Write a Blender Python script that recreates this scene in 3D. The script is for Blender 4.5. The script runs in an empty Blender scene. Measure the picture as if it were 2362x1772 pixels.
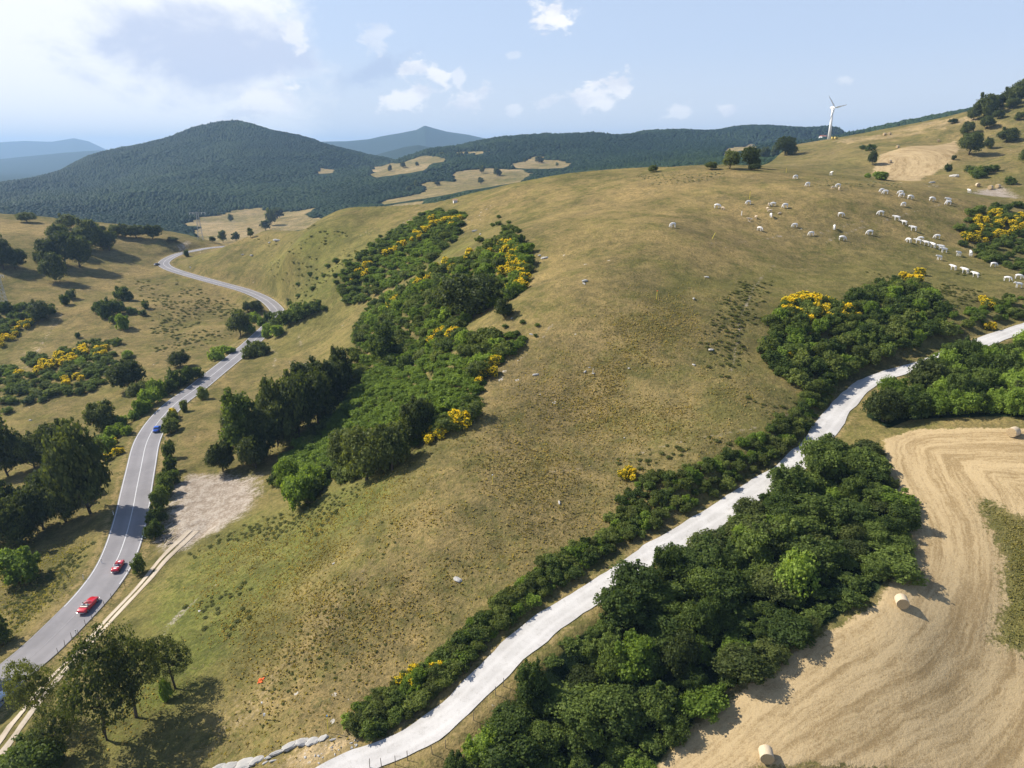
import bpy, bmesh, math, random
import numpy as np
from mathutils import Vector, Matrix, Quaternion
PI = math.pi
R = math.radians
random.seed(7)
rng = np.random.default_rng(11)
scene = bpy.context.scene
col = scene.collection

# ------------------------------------------------------------------ camera, sky, sun, exposure
W0, H0, FPX, PITCH, CAMZ = 2362.0, 1772.0, 1639.0, 18.0, 100.0
CP, SP = math.cos(R(PITCH)), math.sin(R(PITCH))
cam_d = bpy.data.cameras.new('camera')
cam = bpy.data.objects.new('camera', cam_d)
col.objects.link(cam)
cam.location = (0, 0, CAMZ)
cam.rotation_euler = (R(90 - PITCH), 0, 0)
cam_d.sensor_width = 36
cam_d.angle = 2 * math.atan(W0 / 2 / FPX)
cam_d.clip_start = 0.5
cam_d.clip_end = 60000
scene.camera = cam
SUN_EL, SUN_AZ = 41.0, -70.0          # azimuth clockwise from the view direction
sun_d = bpy.data.lights.new('sun', 'SUN')
sun_d.energy = 5.0
sun_d.angle = R(0.53)
sun_d.color = (1.0, 0.93, 0.82)
sun = bpy.data.objects.new('sun', sun_d)
col.objects.link(sun)
sdir = Vector((math.sin(R(SUN_AZ)) * math.cos(R(SUN_EL)), math.cos(R(SUN_AZ)) * math.cos(R(SUN_EL)), math.sin(R(SUN_EL))))
sun.rotation_euler = sdir.to_track_quat('Z', 'Y').to_euler()
sun.location = sdir * 600 + Vector((0, 0, 100))
scene.view_settings.view_transform = 'Standard'
scene.view_settings.look = 'None'
scene.view_settings.exposure = 0.62
scene.view_settings.gamma = 1.0
scene.cycles.use_denoising = True
scene.cycles.max_bounces = 6
scene.cycles.diffuse_bounces = 3
scene.cycles.transparent_max_bounces = 6
scene.cycles.volume_bounces = 0


class NT:
    """small node-tree helper"""
    def __init__(s, tree):
        s.t = tree
        s.n = tree.nodes
        s.l = tree.links
    def new(s, kind, **kw):
        nd = s.n.new(kind)
        for k, v in kw.items():
            setattr(nd, k, v)
        return nd
    def put(s, sock, val):
        if val is None:
            return
        if hasattr(val, 'is_linked'):
            s.l.new(val, sock)
        else:
            try:
                sock.default_value = val
            except Exception:
                sock.default_value = (val, val, val) if not hasattr(val, '__len__') else tuple(val) + (1.0,)
    def m(s, op, a, b=None, c=None, clamp=False):
        nd = s.new('ShaderNodeMath', operation=op, use_clamp=clamp)
        for i, v in enumerate((a, b, c)):
            s.put(nd.inputs[i], v)
        return nd.outputs[0]
    def vm(s, op, a, b=None):
        nd = s.new('ShaderNodeVectorMath', operation=op)
        s.put(nd.inputs[0], a)
        if b is not None:
            s.put(nd.inputs[1], b)
        return nd.outputs['Value'] if op in ('DOT_PRODUCT', 'LENGTH') else nd.outputs[0]
    def noise(s, vec, scale, detail=4, rough=0.55, dist=0.0):
        nd = s.new('ShaderNodeTexNoise')
        s.put(nd.inputs['Vector'], vec)
        nd.inputs['Scale'].default_value = scale
        nd.inputs['Detail'].default_value = detail
        nd.inputs['Roughness'].default_value = rough
        nd.inputs['Distortion'].default_value = dist
        return nd.outputs['Fac']
    def ss(s, x, lo, hi):
        nd = s.new('ShaderNodeMapRange', interpolation_type='SMOOTHSTEP')
        s.put(nd.inputs['Value'], x)
        nd.inputs['From Min'].default_value = lo
        nd.inputs['From Max'].default_value = hi
        return nd.outputs['Result']
    def mix(s, f, a, b, mode='MIX'):
        nd = s.new('ShaderNodeMix', data_type='RGBA', blend_type=mode)
        s.put(nd.inputs[0], f)
        for k, v in ((6, a), (7, b)):
            if not hasattr(v, 'is_linked') and len(v) == 3:
                v = tuple(v) + (1.0,)
            s.put(nd.inputs[k], v)
        return nd.outputs[2]
    def attr(s, name):
        return s.new('ShaderNodeAttribute', attribute_name=name)


def make_world():
    w = bpy.data.worlds.new('World')
    scene.world = w
    w.use_nodes = True
    w.node_tree.nodes.clear()
    T = NT(w.node_tree)
    sky = T.new('ShaderNodeTexSky', sky_type='NISHITA', sun_disc=False, sun_elevation=R(SUN_EL), sun_rotation=R(SUN_AZ),
                altitude=900, air_density=1.0, dust_density=1.3, ozone_density=1.2)
    tc = T.new('ShaderNodeTexCoord')
    vec = tc.outputs['Generated']
    sep = T.new('ShaderNodeSeparateXYZ')
    T.l.new(vec, sep.inputs[0])
    X, Y, Z = sep.outputs
    az = T.m('ARCTAN2', X, Y)
    el = T.m('ARCSINE', Z)
    st = T.new('ShaderNodeCombineXYZ')
    T.l.new(az, st.inputs[0])
    T.l.new(T.m('MULTIPLY', el, 1.7), st.inputs[1])
    n_big = T.noise(st.outputs[0], 9, 6, 0.6, 0.4)
    n_fine = T.noise(st.outputs[0], 38, 6, 0.62, 0.3)
    n_soft = T.noise(st.outputs[0], 5, 3, 0.5)
    n_wide = T.noise(st.outputs[0], 16, 4, 0.55)
    # puffs of cumulus: (azimuth, elevation, half width, half height, tilt, strength) in degrees
    puffs = CLOUDS
    mask = None
    for (u0, v0, sx, sy, tilt, k) in puffs:
        r0, b0 = (u0 - 1181) / 1639, (v0 - 886) / 1639
        dy0, dz0 = CP - b0 * SP, -SP - b0 * CP
        a0, e0 = math.degrees(math.atan2(r0, dy0)), math.degrees(math.atan2(dz0, math.hypot(r0, dy0)))
        sx, sy = sx / 1639 * 53, sy / 1639 * 57
        da = T.m('SUBTRACT', az, R(a0))
        de = T.m('SUBTRACT', el, R(e0))
        ct, sn = math.cos(R(tilt)), math.sin(R(tilt))
        p = T.m('DIVIDE', T.m('ADD', T.m('MULTIPLY', da, ct), T.m('MULTIPLY', de, sn)), R(sx))
        q = T.m('DIVIDE', T.m('SUBTRACT', T.m('MULTIPLY', de, ct), T.m('MULTIPLY', da, sn)), R(sy))
        d = T.m('SQRT', T.m('ADD', T.m('MULTIPLY', p, p), T.m('MULTIPLY', q, q)))
        v = T.m('SUBTRACT', 1.0, d)
        v = T.m('ADD', v, T.m('MULTIPLY', T.m('SUBTRACT', n_fine, 0.5), 3.0))
        v = T.m('ADD', v, T.m('MULTIPLY', T.m('SUBTRACT', n_wide, 0.5), 1.6))
        v = T.m('MULTIPLY', T.ss(v, -0.05, 0.55), k)
        mask = v if mask is None else T.m('MAXIMUM', mask, v)
    # the great cloud bank filling the upper left
    bank = T.m('SUBTRACT', R(-13.5), az)
    bank = T.m('DIVIDE', bank, R(3.0))
    bank = T.m('ADD', bank, T.m('MULTIPLY', T.m('SUBTRACT', n_big, 0.5), 3.4))
    bank = T.m('ADD', bank, T.m('MULTIPLY', T.m('SUBTRACT', n_fine, 0.5), 1.4))
    bank = T.m('MULTIPLY', T.ss(bank, -0.1, 1.3), T.ss(el, R(24), R(11)))
    bl = T.m('ADD', T.m('MULTIPLY', T.m('SUBTRACT', R(-24), az), 2.6), T.m('MULTIPLY', T.m('SUBTRACT', n_big, 0.5), 1.9))
    low = T.m('MULTIPLY', T.m('SUBTRACT', R(4.2), el), 9.0)
    bl = T.m('ADD', bl, T.m('MAXIMUM', low, -0.1))
    hi = T.m('MULTIPLY', T.m('SUBTRACT', el, R(8.5)), 5.0)
    bl = T.ss(T.m('ADD', bl, T.m('MAXIMUM', hi, 0.0)), -0.40, 0.30)
    eu, ev = T.m('DIVIDE', T.m('SUBTRACT', az, R(-21.5)), R(7.2)), T.m('DIVIDE', T.m('SUBTRACT', el, R(6.6)), R(2.7))
    sd = T.m('SUBTRACT', 1.15, T.m('SQRT', T.m('ADD', T.m('MULTIPLY', eu, eu), T.m('MULTIPLY', ev, ev))))
    sd = T.m('ADD', sd, T.m('ADD', T.m('MULTIPLY', T.m('SUBTRACT', n_big, .5), 2.2), T.m('MULTIPLY', T.m('SUBTRACT', n_wide, .5), 1.2)))
    bl = T.m('SUBTRACT', 1.0, T.m('MULTIPLY', T.ss(sd, -.25, .7), .95))
    bankcol = T.mix(bl, SKY['bank_shade'], SKY['bank_light'])
    cumcol = T.mix(T.ss(n_wide, 0.35, 0.6), SKY['cum_shade'], SKY['cum_light'])
    # shaded cloud body left of centre
    da = T.m('DIVIDE', T.m('SUBTRACT', az, R(-9.9)), R(3.6))
    de = T.m('DIVIDE', T.m('SUBTRACT', T.m('SUBTRACT', el, R(5.7)), T.m('MULTIPLY', T.m('SUBTRACT', az, R(-9.9)), 0.35)), R(1.2))
    sh = T.m('SUBTRACT', 1.0, T.m('SQRT', T.m('ADD', T.m('MULTIPLY', da, da), T.m('MULTIPLY', de, de))))
    sh = T.ss(T.m('ADD', sh, T.m('MULTIPLY', T.m('SUBTRACT', n_fine, 0.5), 1.8)), 0.0, 0.8)
    skyc = T.mix(1.0, sky.outputs[0], SKY['tint'], 'MULTIPLY')
    hz = T.m('MULTIPLY', T.ss(el, R(30), R(9)), T.m('POWER', T.m('SUBTRACT', 1.0, T.m('MAXIMUM', Z, 0.0)), 1.6))
    skyc = T.mix(T.m('MULTIPLY', hz, SKY['veil']), skyc, T.mix(T.ss(el, R(0.5), R(8)), SKY['veil_low'], SKY['veil_col']))
    c = T.mix(T.m('MULTIPLY', bank, 0.9), skyc, bankcol)
    c = T.mix(T.m('MULTIPLY', sh, 0.75), c, SKY['dark_cloud'])
    c = T.mix(T.m('MULTIPLY', mask, 1.0), c, cumcol)
    bg = T.new('ShaderNodeBackground')
    T.l.new(c, bg.inputs['Color'])
    bg.inputs['Strength'].default_value = SKY['strength']
    out = T.new('ShaderNodeOutputWorld')
    T.l.new(bg.outputs[0], out.inputs[0])


# radiances before the 0.1 strength
SKY = dict(strength=0.1, tint=(1.0, 1.0, 1.05), veil=0.97, veil_low=(5.5, 5.75, 6.2), veil_col=(4.15, 4.85, 6.15), bank_shade=(4.2, 4.7, 5.95), bank_light=(7.3, 7.3, 7.3),
           cum_shade=(5.6, 5.8, 6.4), cum_light=(7.4, 7.3, 7.3), dark_cloud=(3.5, 4.2, 5.6))
# cumulus puffs as seen from here: (photo u, v, half width, half height in photo pixels, tilt, strength)
CLOUDS = [(1271, 42, 58, 36, 8, 1), (1375, 222, 72, 34, 15, 1), (1428, 198, 38, 32, 40, .95), (1345, 240, 50, 14, 0, .7), (950, 222, 85, 26, 27, 1), (1010, 180, 26, 32, 50, .9), (955, 155, 42, 22, 5, .85),
          (1070, 238, 58, 26, 18, .9), (1112, 215, 32, 20, 35, .75), (1185, 255, 26, 14, 15, .6), (1268, 236, 46, 14, 10, .6), (860, 85, 42, 32, 15, .45), (1058, 180, 16, 20, 0, .55), (1560, 260, 36, 18, 10, .75),
          (1680, 254, 22, 17, 25, .95), (620, 235, 75, 40, 25, .95), (560, 262, 60, 20, 10, .8), (675, 75, 26, 40, 20, .6), (1180, 127, 20, 8, 0, .35), (1950, 186, 22, 9, 0, .4)]
make_world()


# ------------------------------------------------------------------ pixels of the photograph to rays (used to site things on the terrain)
def ray(u, v):
    a, b = (u - W0 / 2) / FPX, (v - H0 / 2) / FPX
    return a, CP - b * SP, -SP - b * CP


def from_z(u, v, z):
    dx, dy, dz = ray(u, v)
    k = z / dz
    return dx * k, dy * k, z


def from_y(u, v, y):
    dx, dy, dz = ray(u, v)
    k = y / dy
    return dx * k, y, dz * k


def az_of(u, v=400):
    dx, dy, _ = ray(u, v)
    return math.atan2(dx, dy)


def fbm(x, y, scale, octaves=4, seed=0, gain=0.5):
    """value noise, -1..1"""
    out = np.zeros_like(x, dtype=float)
    amp, tot = 1.0, 0.0
    r2 = np.random.default_rng(seed)
    tab = r2.random((256, 256)) * 2 - 1
    for o in range(octaves):
        px, py = x / scale + 37.1 * o, y / scale + 91.7 * o
        ix, iy = np.floor(px).astype(int), np.floor(py).astype(int)
        fx, fy = px - ix, py - iy
        fx, fy = fx * fx * (3 - 2 * fx), fy * fy * (3 - 2 * fy)
        g = lambda i, j: tab[(ix + i) & 255, (iy + j) & 255]
        out += amp * ((g(0, 0) * (1 - fx) + g(1, 0) * fx) * (1 - fy) + (g(0, 1) * (1 - fx) + g(1, 1) * fx) * fy)
        tot += amp
        amp *= gain
        scale *= 0.5
    return out / tot


# asphalt road and gravel road: (u, v, height below the camera)
ROAD = [(-180, 1760, -73), (-60, 1640, -72.4), (3, 1572, -72), (85, 1505, -71.6), (160, 1432, -71.3), (217, 1371, -71.1), (262, 1308, -71), (289, 1242, -70.8), (307, 1172, -70.7),
        (313, 1139, -70.6), (325, 1080, -70.5), (337, 1025, -70.4), (354, 990, -70.3), (378, 958, -70.2), (410, 927, -70.1), (449, 899, -70), (497, 860, -70),
        (560, 809, -70), (607, 766, -70), (634, 738, -70), (641, 722, -69.8), (631, 706, -69.4), (607, 688, -68.7), (564, 670, -67.8), (506, 654, -66.5), (434, 634, -65), (394, 621, -64), (378, 611, -63.2),
        (380, 603, -62.5), (394, 594, -61.8), (416, 585, -61), (452, 578, -60.2), (477, 573, -59.6), (530, 568, -59.4), (620, 562, -59.5)]
GRAVEL = [(690, 1830, -61.6), (802, 1768, -61), (880, 1738, -60.6), (970, 1694, -60), (1037, 1649, -59), (1091, 1599, -58), (1143, 1545, -57), (1210, 1482, -55.7), (1261, 1438, -54.8), (1315, 1400, -54),
          (1380, 1358, -53.2), (1491, 1289, -51.7), (1565, 1243, -50.8), (1650, 1190, -49.5), (1768, 1114, -47.5), (1848, 1057, -46), (1893, 1001, -44.7), (1925, 962, -43.5),
          (1960, 922, -42.4), (1991, 891, -41.5), (2021, 873, -40.9), (2065, 859, -40.3), (2121, 843, -39.5), (2180, 822, -38.6), (2242, 799, -37.5), (2296, 778, -36.5), (2362, 755, -35.5), (2460, 725, -34)]
TRACK = [(-60, 1795, -69.2), (0, 1725, -69.3), (60, 1640, -69.4), (130, 1555, -69.6), (190, 1490, -69.7), (250, 1420, -69.7), (320, 1350, -69.6), (370, 1295, -69.5), (410, 1258, -69.4), (450, 1220, -69.4)]
NEAR_Z = [(640, 1640, -62), (600, 1400, -62.5), (850, 1250, -53.5), (1080, 960, -43), (1200, 700, -31.5), (1400, 1200, -51), (1300, 1000, -46), (1500, 900, -41), (1700, 800, -36.5), (1500, 700, -30.5),
          (1750, 950, -42), (1900, 850, -39), (1250, 1350, -53.2), (1000, 1500, -58), (880, 1600, -60), (1600, 1100, -46.5),
          (1700, 650, -28.5), (1850, 600, -27), (1950, 700, -31.5), (2100, 750, -35), (1552, 525, -19), (1720, 540, -22), (1900, 460, -13.5), (2100, 520, -20.5), (2230, 620, -29), (2300, 560, -25), (2350, 645, -29.5),
          (2200, 720, -33), (2362, 700, -32.5), (2090, 470, -15), (2180, 450, -13), (1835, 412, -8.5),
          (1766, 1762, -58.5), (1560, 1740, -60), (2080, 1405, -50.5), (2343, 1010, -41), (2100, 1050, -44.5), (2362, 1400, -52), (2362, 1772, -60), (2200, 1600, -56.5), (2300, 1200, -47), (2460, 1100, -43),
          (1500, 1500, -56.3), (1300, 1600, -58.5), (1700, 1350, -52.5), (1900, 1250, -49.5), (2000, 1000, -43.8), (2200, 900, -39.5), (2362, 880, -38), (1200, 1740, -61),
          (100, 900, -76), (250, 850, -73.5), (150, 1000, -77), (0, 1100, -78), (0, 1000, -79), (200, 1250, -72.5), (0, 1350, -74.5), (100, 1350, -73.2), (550, 900, -69.5), (430, 1000, -70),
          (500, 1150, -69.5), (420, 1250, -69.3), (380, 1350, -68.5), (300, 1500, -67.5), (300, 1700, -66), (0, 1790, -69.2), (500, 1600, -64), (700, 950, -66), (650, 1080, -66.5),
          (800, 1000, -60), (900, 900, -53), (900, 1050, -52), (700, 1250, -60), (1000, 780, -45), (1100, 700, -37), (500, 1772, -64.5), (-300, 1200, -80), (-300, 900, -82), (2600, 1500, -53), (2600, 900, -37)]
NEAR_Y = [(0, 505, 480), (200, 525, 480), (400, 553, 475), (0, 620, 370), (150, 560, 430), (200, 700, 330), (0, 760, 300), (400, 750, 305), (450, 700, 335), (550, 750, 298),
          (700, 700, 300), (650, 800, 255), (640, 600, 340), (800, 600, 290), (700, 640, 320), (800, 700, 265), (900, 560, 300), (900, 650, 262), (750, 800, 230), (1000, 620, 232),
          (1100, 560, 225), (1150, 620, 195), (1200, 520, 240), (1300, 600, 185), (1350, 480, 250),
          (1550, 396, 286), (1750, 396, 275), (1400, 407, 300), (1200, 438, 310), (1000, 493, 325), (850, 519, 345), (700, 538, 364), (560, 552, 430), (1950, 407, 285), (2050, 425, 275),
          (2000, 400, 380), (2100, 340, 420), (2100, 400, 370), (2200, 330, 440), (1900, 325, 650), (1800, 355, 500), (1750, 385, 390), (1850, 370, 460), (2000, 316, 660), (2150, 291, 610), (2250, 267, 540), (2362, 227, 490),
          (2362, 350, 330), (2300, 446, 275), (2362, 440, 272), (2250, 300, 450), (2362, 482, 240), (2200, 400, 340), (-300, 505, 460), (-300, 620, 350), (-300, 760, 290), (2700, 350, 330), (2700, 230, 480), (2700, 500, 230)]
EDGE = [(-400, 500), (0, 500), (400, 492), (477, 485), (560, 455), (700, 385), (850, 368), (1000, 348), (1200, 332), (1400, 322), (1550, 305), (1660, 312), (1700, 345), (1760, 440), (1830, 560), (1900, 675), (2010, 690), (2150, 640), (2250, 565), (2362, 520), (2800, 505)]
FAR = [(420, 550, 780), (600, 488, 1150), (700, 488, 1050), (560, 520, 920), (700, 530, 850), (-200, 545, 820), (0, 500, 1020), (200, 500, 1050), (300, 535, 850), (0, 450, 1500), (-200, 440, 1700),
       (0, 432, 1900), (60, 414, 1980), (130, 388, 2050), (240, 348, 2100), (330, 333, 2120), (400, 315, 2150), (470, 297, 2180), (540, 285, 2200), (590, 290, 2200), (640, 303, 2150), (700, 320, 2100), (760, 338, 2050), (850, 366, 1950), (900, 384, 1850),
       (540, 380, 1650), (400, 420, 1500), (700, 420, 1450), (540, 450, 1300), (200, 420, 1650), (800, 440, 1200), (870, 480, 900), (800, 505, 820), (950, 455, 1000), (920, 390, 1450),
       (1000, 372, 1550), (1040, 352, 1650), (1090, 331, 1700), (1150, 311, 1750), (1200, 308, 1780), (1300, 315, 1800), (1400, 321, 1850), (1440, 310, 1880), (1500, 296, 1900), (1600, 303, 1900), (1680, 296, 1930), (1730, 287, 1950), (1790, 291, 1950), (1890, 315, 1900), (1960, 328, 1800),
       (1150, 420, 1080), (1100, 398, 1200), (1250, 375, 1350), (1300, 400, 1120), (1500, 360, 1300), (1700, 340, 1300), (1600, 380, 900), (1400, 400, 850), (1200, 440, 780), (1000, 490, 720), (1800, 345, 1000), (2000, 335, 950),
       (1930, 333, 1100), (2000, 308, 1120), (2080, 288, 1120), (2150, 275, 1120), (2240, 255, 1080), (2362, 238, 1000), (2600, 230, 950)]


def tps_fit(P, V, lam):
    n = len(P)
    d2 = ((P[:, None, :] - P[None, :, :]) ** 2).sum(-1)
    K = 0.5 * d2 * np.log(d2 + 1e-9) + lam * np.eye(n)
    A = np.zeros((n + 3, n + 3))
    A[:n, :n] = K
    A[:n, n] = 1
    A[:n, n + 1:] = P
    A[n, :n] = 1
    A[n + 1:, :n] = P.T
    return np.linalg.solve(A, np.concatenate([V, np.zeros(3)]))


def tps_eval(P, c, x, y):
    out = c[-3] + c[-2] * x + c[-1] * y
    for i in range(len(P)):
        d2 = (x - P[i, 0]) ** 2 + (y - P[i, 1]) ** 2
        out = out + c[i] * 0.5 * d2 * np.log(d2 + 1e-9)
    return out


def sstep(x):
    x = np.clip(x, 0, 1)
    return x * x * (3 - 2 * x)


def catmull(pts, step):
    pts = np.array(pts, float)
    ext = np.vstack([2 * pts[0] - pts[1], pts, 2 * pts[-1] - pts[-2]])
    out = []
    for i in range(1, len(ext) - 2):
        p0, p1, p2, p3 = ext[i - 1:i + 3]
        n = max(2, int(np.linalg.norm(p2 - p1) / step * 2))
        for t in np.linspace(0, 1, n, endpoint=False):
            out.append(0.5 * (2 * p1 + (p2 - p0) * t + (2 * p0 - 5 * p1 + 4 * p2 - p3) * t * t + (3 * p1 - p0 - 3 * p2 + p3) * t ** 3))
    out.append(ext[-2])
    out = np.array(out)
    for _ in range(6):                                   # relax
        out[1:-1] = 0.25 * out[:-2] + 0.5 * out[1:-1] + 0.25 * out[2:]
    d = np.concatenate([[0], np.cumsum(np.linalg.norm(np.diff(out[:, :2], axis=0), axis=1))])
    s = np.arange(0, d[-1], step)
    return np.stack([np.interp(s, d, out[:, k]) for k in range(out.shape[1])], 1)


road_c = catmull([from_z(*p) for p in ROAD], 1.5)
gravel_c = catmull([from_z(*p) for p in GRAVEL], 1.2)
track_c = catmull([from_z(*p) for p in TRACK], 1.2)

# polar grid round the foot of the camera: finest where the photograph looks
AZ = np.concatenate([np.linspace(-80, -40, 24, endpoint=False), np.linspace(-40, 40, 860, endpoint=False), np.linspace(40, 80, 25)]) * PI / 180
RR = np.concatenate([np.linspace(20, 56, 18, endpoint=False), np.linspace(56, 180, 190, endpoint=False), np.linspace(180, 520, 210, endpoint=False),
                     np.geomspace(520, 2600, 150, endpoint=False), np.geomspace(2600, 16000, 60)])
GA, GR = np.meshgrid(AZ, RR, indexing='ij')
GX, GY = GR * np.sin(GA), GR * np.cos(GA)

ctrl = [from_z(*p) for p in NEAR_Z] + [from_y(*p) for p in NEAR_Y] + [from_z(*p) for p in ROAD[::2]] + [from_z(*p) for p in GRAVEL[::2]] + [from_z(*p) for p in TRACK[::3]]
ctrl += [(120 + 0.38 * 330, 335, -9.5), (175, 320, -10)]
ctrl = np.array(ctrl)
SC = 100.0
cn = tps_fit(ctrl[:, :2] / SC, ctrl[:, 2], 0.004)
near_i = int(np.searchsorted(RR, 760))
Z = np.zeros_like(GX)
Z[:, :near_i] = tps_eval(ctrl[:, :2] / SC, cn, GX[:, :near_i] / SC, GY[:, :near_i] / SC)
Z[:, :30] = np.minimum(Z[:, :30], -50)
Z += fbm(GX, GY, 34, 3, 5) * 0.7 * np.clip((GR - 60) / 120, 0.35, 1) * (GR < 760)

fc = [from_y(*p) for p in FAR]
for (u, v, y) in FAR:
    if y > 1780 or (u > 1900 and y > 900 and v < 320):
        x, yy, z = from_y(u, v, y)
        k = 1 + 650 / y
        fc.append((x * k, yy * k, z - 95))
        k = 1 + 1600 / y
        fc.append((x * k, yy * k, -125))
fc = np.array(fc)
cf = tps_fit(fc[:, :2] / 1000, fc[:, 2], 0.0005)
far = tps_eval(fc[:, :2] / 1000, cf, GX / 1000, GY / 1000)
far = np.where(GR > 2600, far + (-125 - far) * sstep((GR - 2600) / 900), far)
far = np.maximum(far, -135)
far += ((fbm(GX, GY, 420, 4, 9) * 20 - np.abs(fbm(GX, GY, 330, 3, 29)) * 30 + 6) * sstep((GR - 1000) / 900) + fbm(GX, GY, 130, 3, 19) * 5 * sstep((GR - 650) / 500)) * sstep((3600 - GR) / 600)
edge_az = np.array([az_of(u) for u, _ in EDGE])
edge_r = np.array([y / math.cos(az_of(u)) for u, y in EDGE])
E = np.interp(AZ, edge_az, edge_r)
ei = np.clip(np.searchsorted(RR, E), 0, near_i - 1)
ze = Z[np.arange(len(AZ)), ei]
dr = np.maximum(GR - E[:, None], 0)
drop = ze[:, None] - 0.0022 * np.minimum(dr, 90) ** 2 - 0.38 * np.maximum(dr - 90, 0)
# behind the crest: a smooth maximum of the falling back slope and the far country
kk = 5.0
mx = np.maximum(drop, far)
sm = mx + kk * np.log(np.exp((drop - mx) / kk) + np.exp((far - mx) / kk))
wfar = sstep((GR - E[:, None]) / 60)
Z = np.where(GR <= E[:, None], Z, drop * (1 - wfar) + sm * wfar)
# blue ridges at the horizon: (silhouette, distance, breadth)
for sil, y0, wd in (([(-400, 338), (0, 328), (60, 325), (120, 327), (170, 319), (205, 326), (245, 345), (330, 370)], 11500, 1500),
                    ([(-400, 380), (0, 367), (80, 359), (150, 352), (225, 347), (300, 352), (420, 375)], 6800, 1100),
                    ([(620, 352), (700, 334), (740, 327), (800, 326), (850, 321), (880, 314), (930, 306), (960, 300), (980, 290), (1000, 296), (1030, 304), (1080, 311), (1130, 322), (1200, 345)], 6200, 1000),
                    ([(820, 372), (880, 353), (930, 339), (965, 334), (1010, 343), (1060, 360)], 3900, 450)):
    a_s = np.array([az_of(u, v) for u, v in sil])
    t_s = np.array([ray(u, v)[2] / ray(u, v)[1] * y0 for u, v in sil])
    crest = np.interp(AZ, a_s, t_s, left=-170, right=-170)
    yy = GY
    dd = (yy - y0) / wd
    prof = np.exp(-dd * dd)
    ridge = -130 + (crest[:, None] + 130) * prof
    ridge += fbm(GX, GY, 900, 4, 31) * 26 * (1 - prof) * prof * 3
    Z = np.maximum(Z, np.where(GR > 2700, ridge, -999))


def seg_dist(px, py, line):
    """distance to a polyline and the position along it"""
    best = np.full(px.shape, 1e9)
    zz = np.zeros(px.shape)
    ss = np.zeros(px.shape)
    acc = 0.0
    for i in range(len(line) - 1):
        ax, ay, az_ = line[i][:3]
        bx, by, bz_ = line[i + 1][:3]
        vx, vy = bx - ax, by - ay
        L2 = vx * vx + vy * vy
        t = np.clip(((px - ax) * vx + (py - ay) * vy) / L2, 0, 1)
        d = np.hypot(px - ax - t * vx, py - ay - t * vy)
        m = d < best
        best = np.where(m, d, best)
        zz = np.where(m, az_ + t * (bz_ - az_), zz)
        ss = np.where(m, acc + t * math.sqrt(L2), ss)
        acc += math.sqrt(L2)
    return best, zz, ss


nb = int(np.searchsorted(RR, 540))
px, py = GX[:, :nb], GY[:, :nb]
road_d, rz, _ = seg_dist(px, py, road_c[::3])
grav_d, gz, _ = seg_dist(px, py, gravel_c[::3])
trk_d, tz, _ = seg_dist(px, py, track_c[::3])
for d, z, w0, w1 in ((trk_d, tz, 1.8, 5), (grav_d, gz, 2.3, 6.5), (road_d, rz, 3.9, 10)):
    k = 1 - sstep((d - w0) / (w1 - w0))
    Z[:, :nb] = Z[:, :nb] * (1 - k) + (z - 0.06) * k
Z[:, :nb] += fbm(px, py, 5, 2, 77) * 0.10 * sstep((np.minimum(np.minimum(road_d, grav_d), trk_d) - 3.5) / 3)


def ground(x, y):
    """height (relative to the camera) of the terrain sheet at x, y"""
    a, r = np.arctan2(x, y), np.hypot(x, y)
    fi = np.interp(a, AZ, np.arange(len(AZ)))
    fj = np.interp(r, RR, np.arange(len(RR)))
    i = np.clip(np.floor(fi).astype(int), 0, len(AZ) - 2)
    j = np.clip(np.floor(fj).astype(int), 0, len(RR) - 2)
    a_, b_ = fi - i, fj - j
    return Z[i, j] * (1 - a_) * (1 - b_) + Z[i + 1, j] * a_ * (1 - b_) + Z[i, j + 1] * (1 - a_) * b_ + Z[i + 1, j + 1] * a_ * b_


def at(u, v, rmin=30):
    """where the sight line through a photo pixel first meets the terrain: x, y, z (z relative to the camera)"""
    dx, dy, dz = ray(u, v)
    a, t = math.atan2(dx, dy), dz / math.hypot(dx, dy)
    fi = float(np.interp(a, AZ, np.arange(len(AZ))))
    i = min(int(fi), len(AZ) - 2)
    zc = Z[i] * (1 - (fi - i)) + Z[i + 1] * (fi - i)
    tt = zc / RR
    ok = np.nonzero((tt >= t) & (RR > rmin))[0]
    if len(ok) == 0:
        j = int(np.argmax(np.where(RR > rmin, tt, -9)))
        return RR[j] * math.sin(a), RR[j] * math.cos(a), zc[j]
    j = ok[0]
    if j == 0:
        r = RR[0]
    else:
        f = (t - tt[j - 1]) / (tt[j] - tt[j - 1] + 1e-12)
        r = RR[j - 1] + (RR[j] - RR[j - 1]) * min(max(f, 0), 1)
    return r * math.sin(a), r * math.cos(a), r * t


def depth(x, y, z):
    return y * CP - z * SP


def at_poly(poly):
    return np.array([at(u, v)[:2] for u, v in poly])


def poly_sd(px, py, poly):
    """signed distance, positive inside"""
    inside = np.zeros(px.shape, bool)
    best = np.full(px.shape, 1e9)
    n = len(poly)
    for i in range(n):
        ax, ay = poly[i]
        bx, by = poly[(i + 1) % n]
        c = (ay > py) != (by > py)
        xin = (bx - ax) * (py - ay) / (by - ay + 1e-12) + ax
        inside ^= c & (px < xin)
        vx, vy = bx - ax, by - ay
        t = np.clip(((px - ax) * vx + (py - ay) * vy) / (vx * vx + vy * vy + 1e-9), 0, 1)
        best = np.minimum(best, np.hypot(px - ax - t * vx, py - ay - t * vy))
    return np.where(inside, best, -best)


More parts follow.
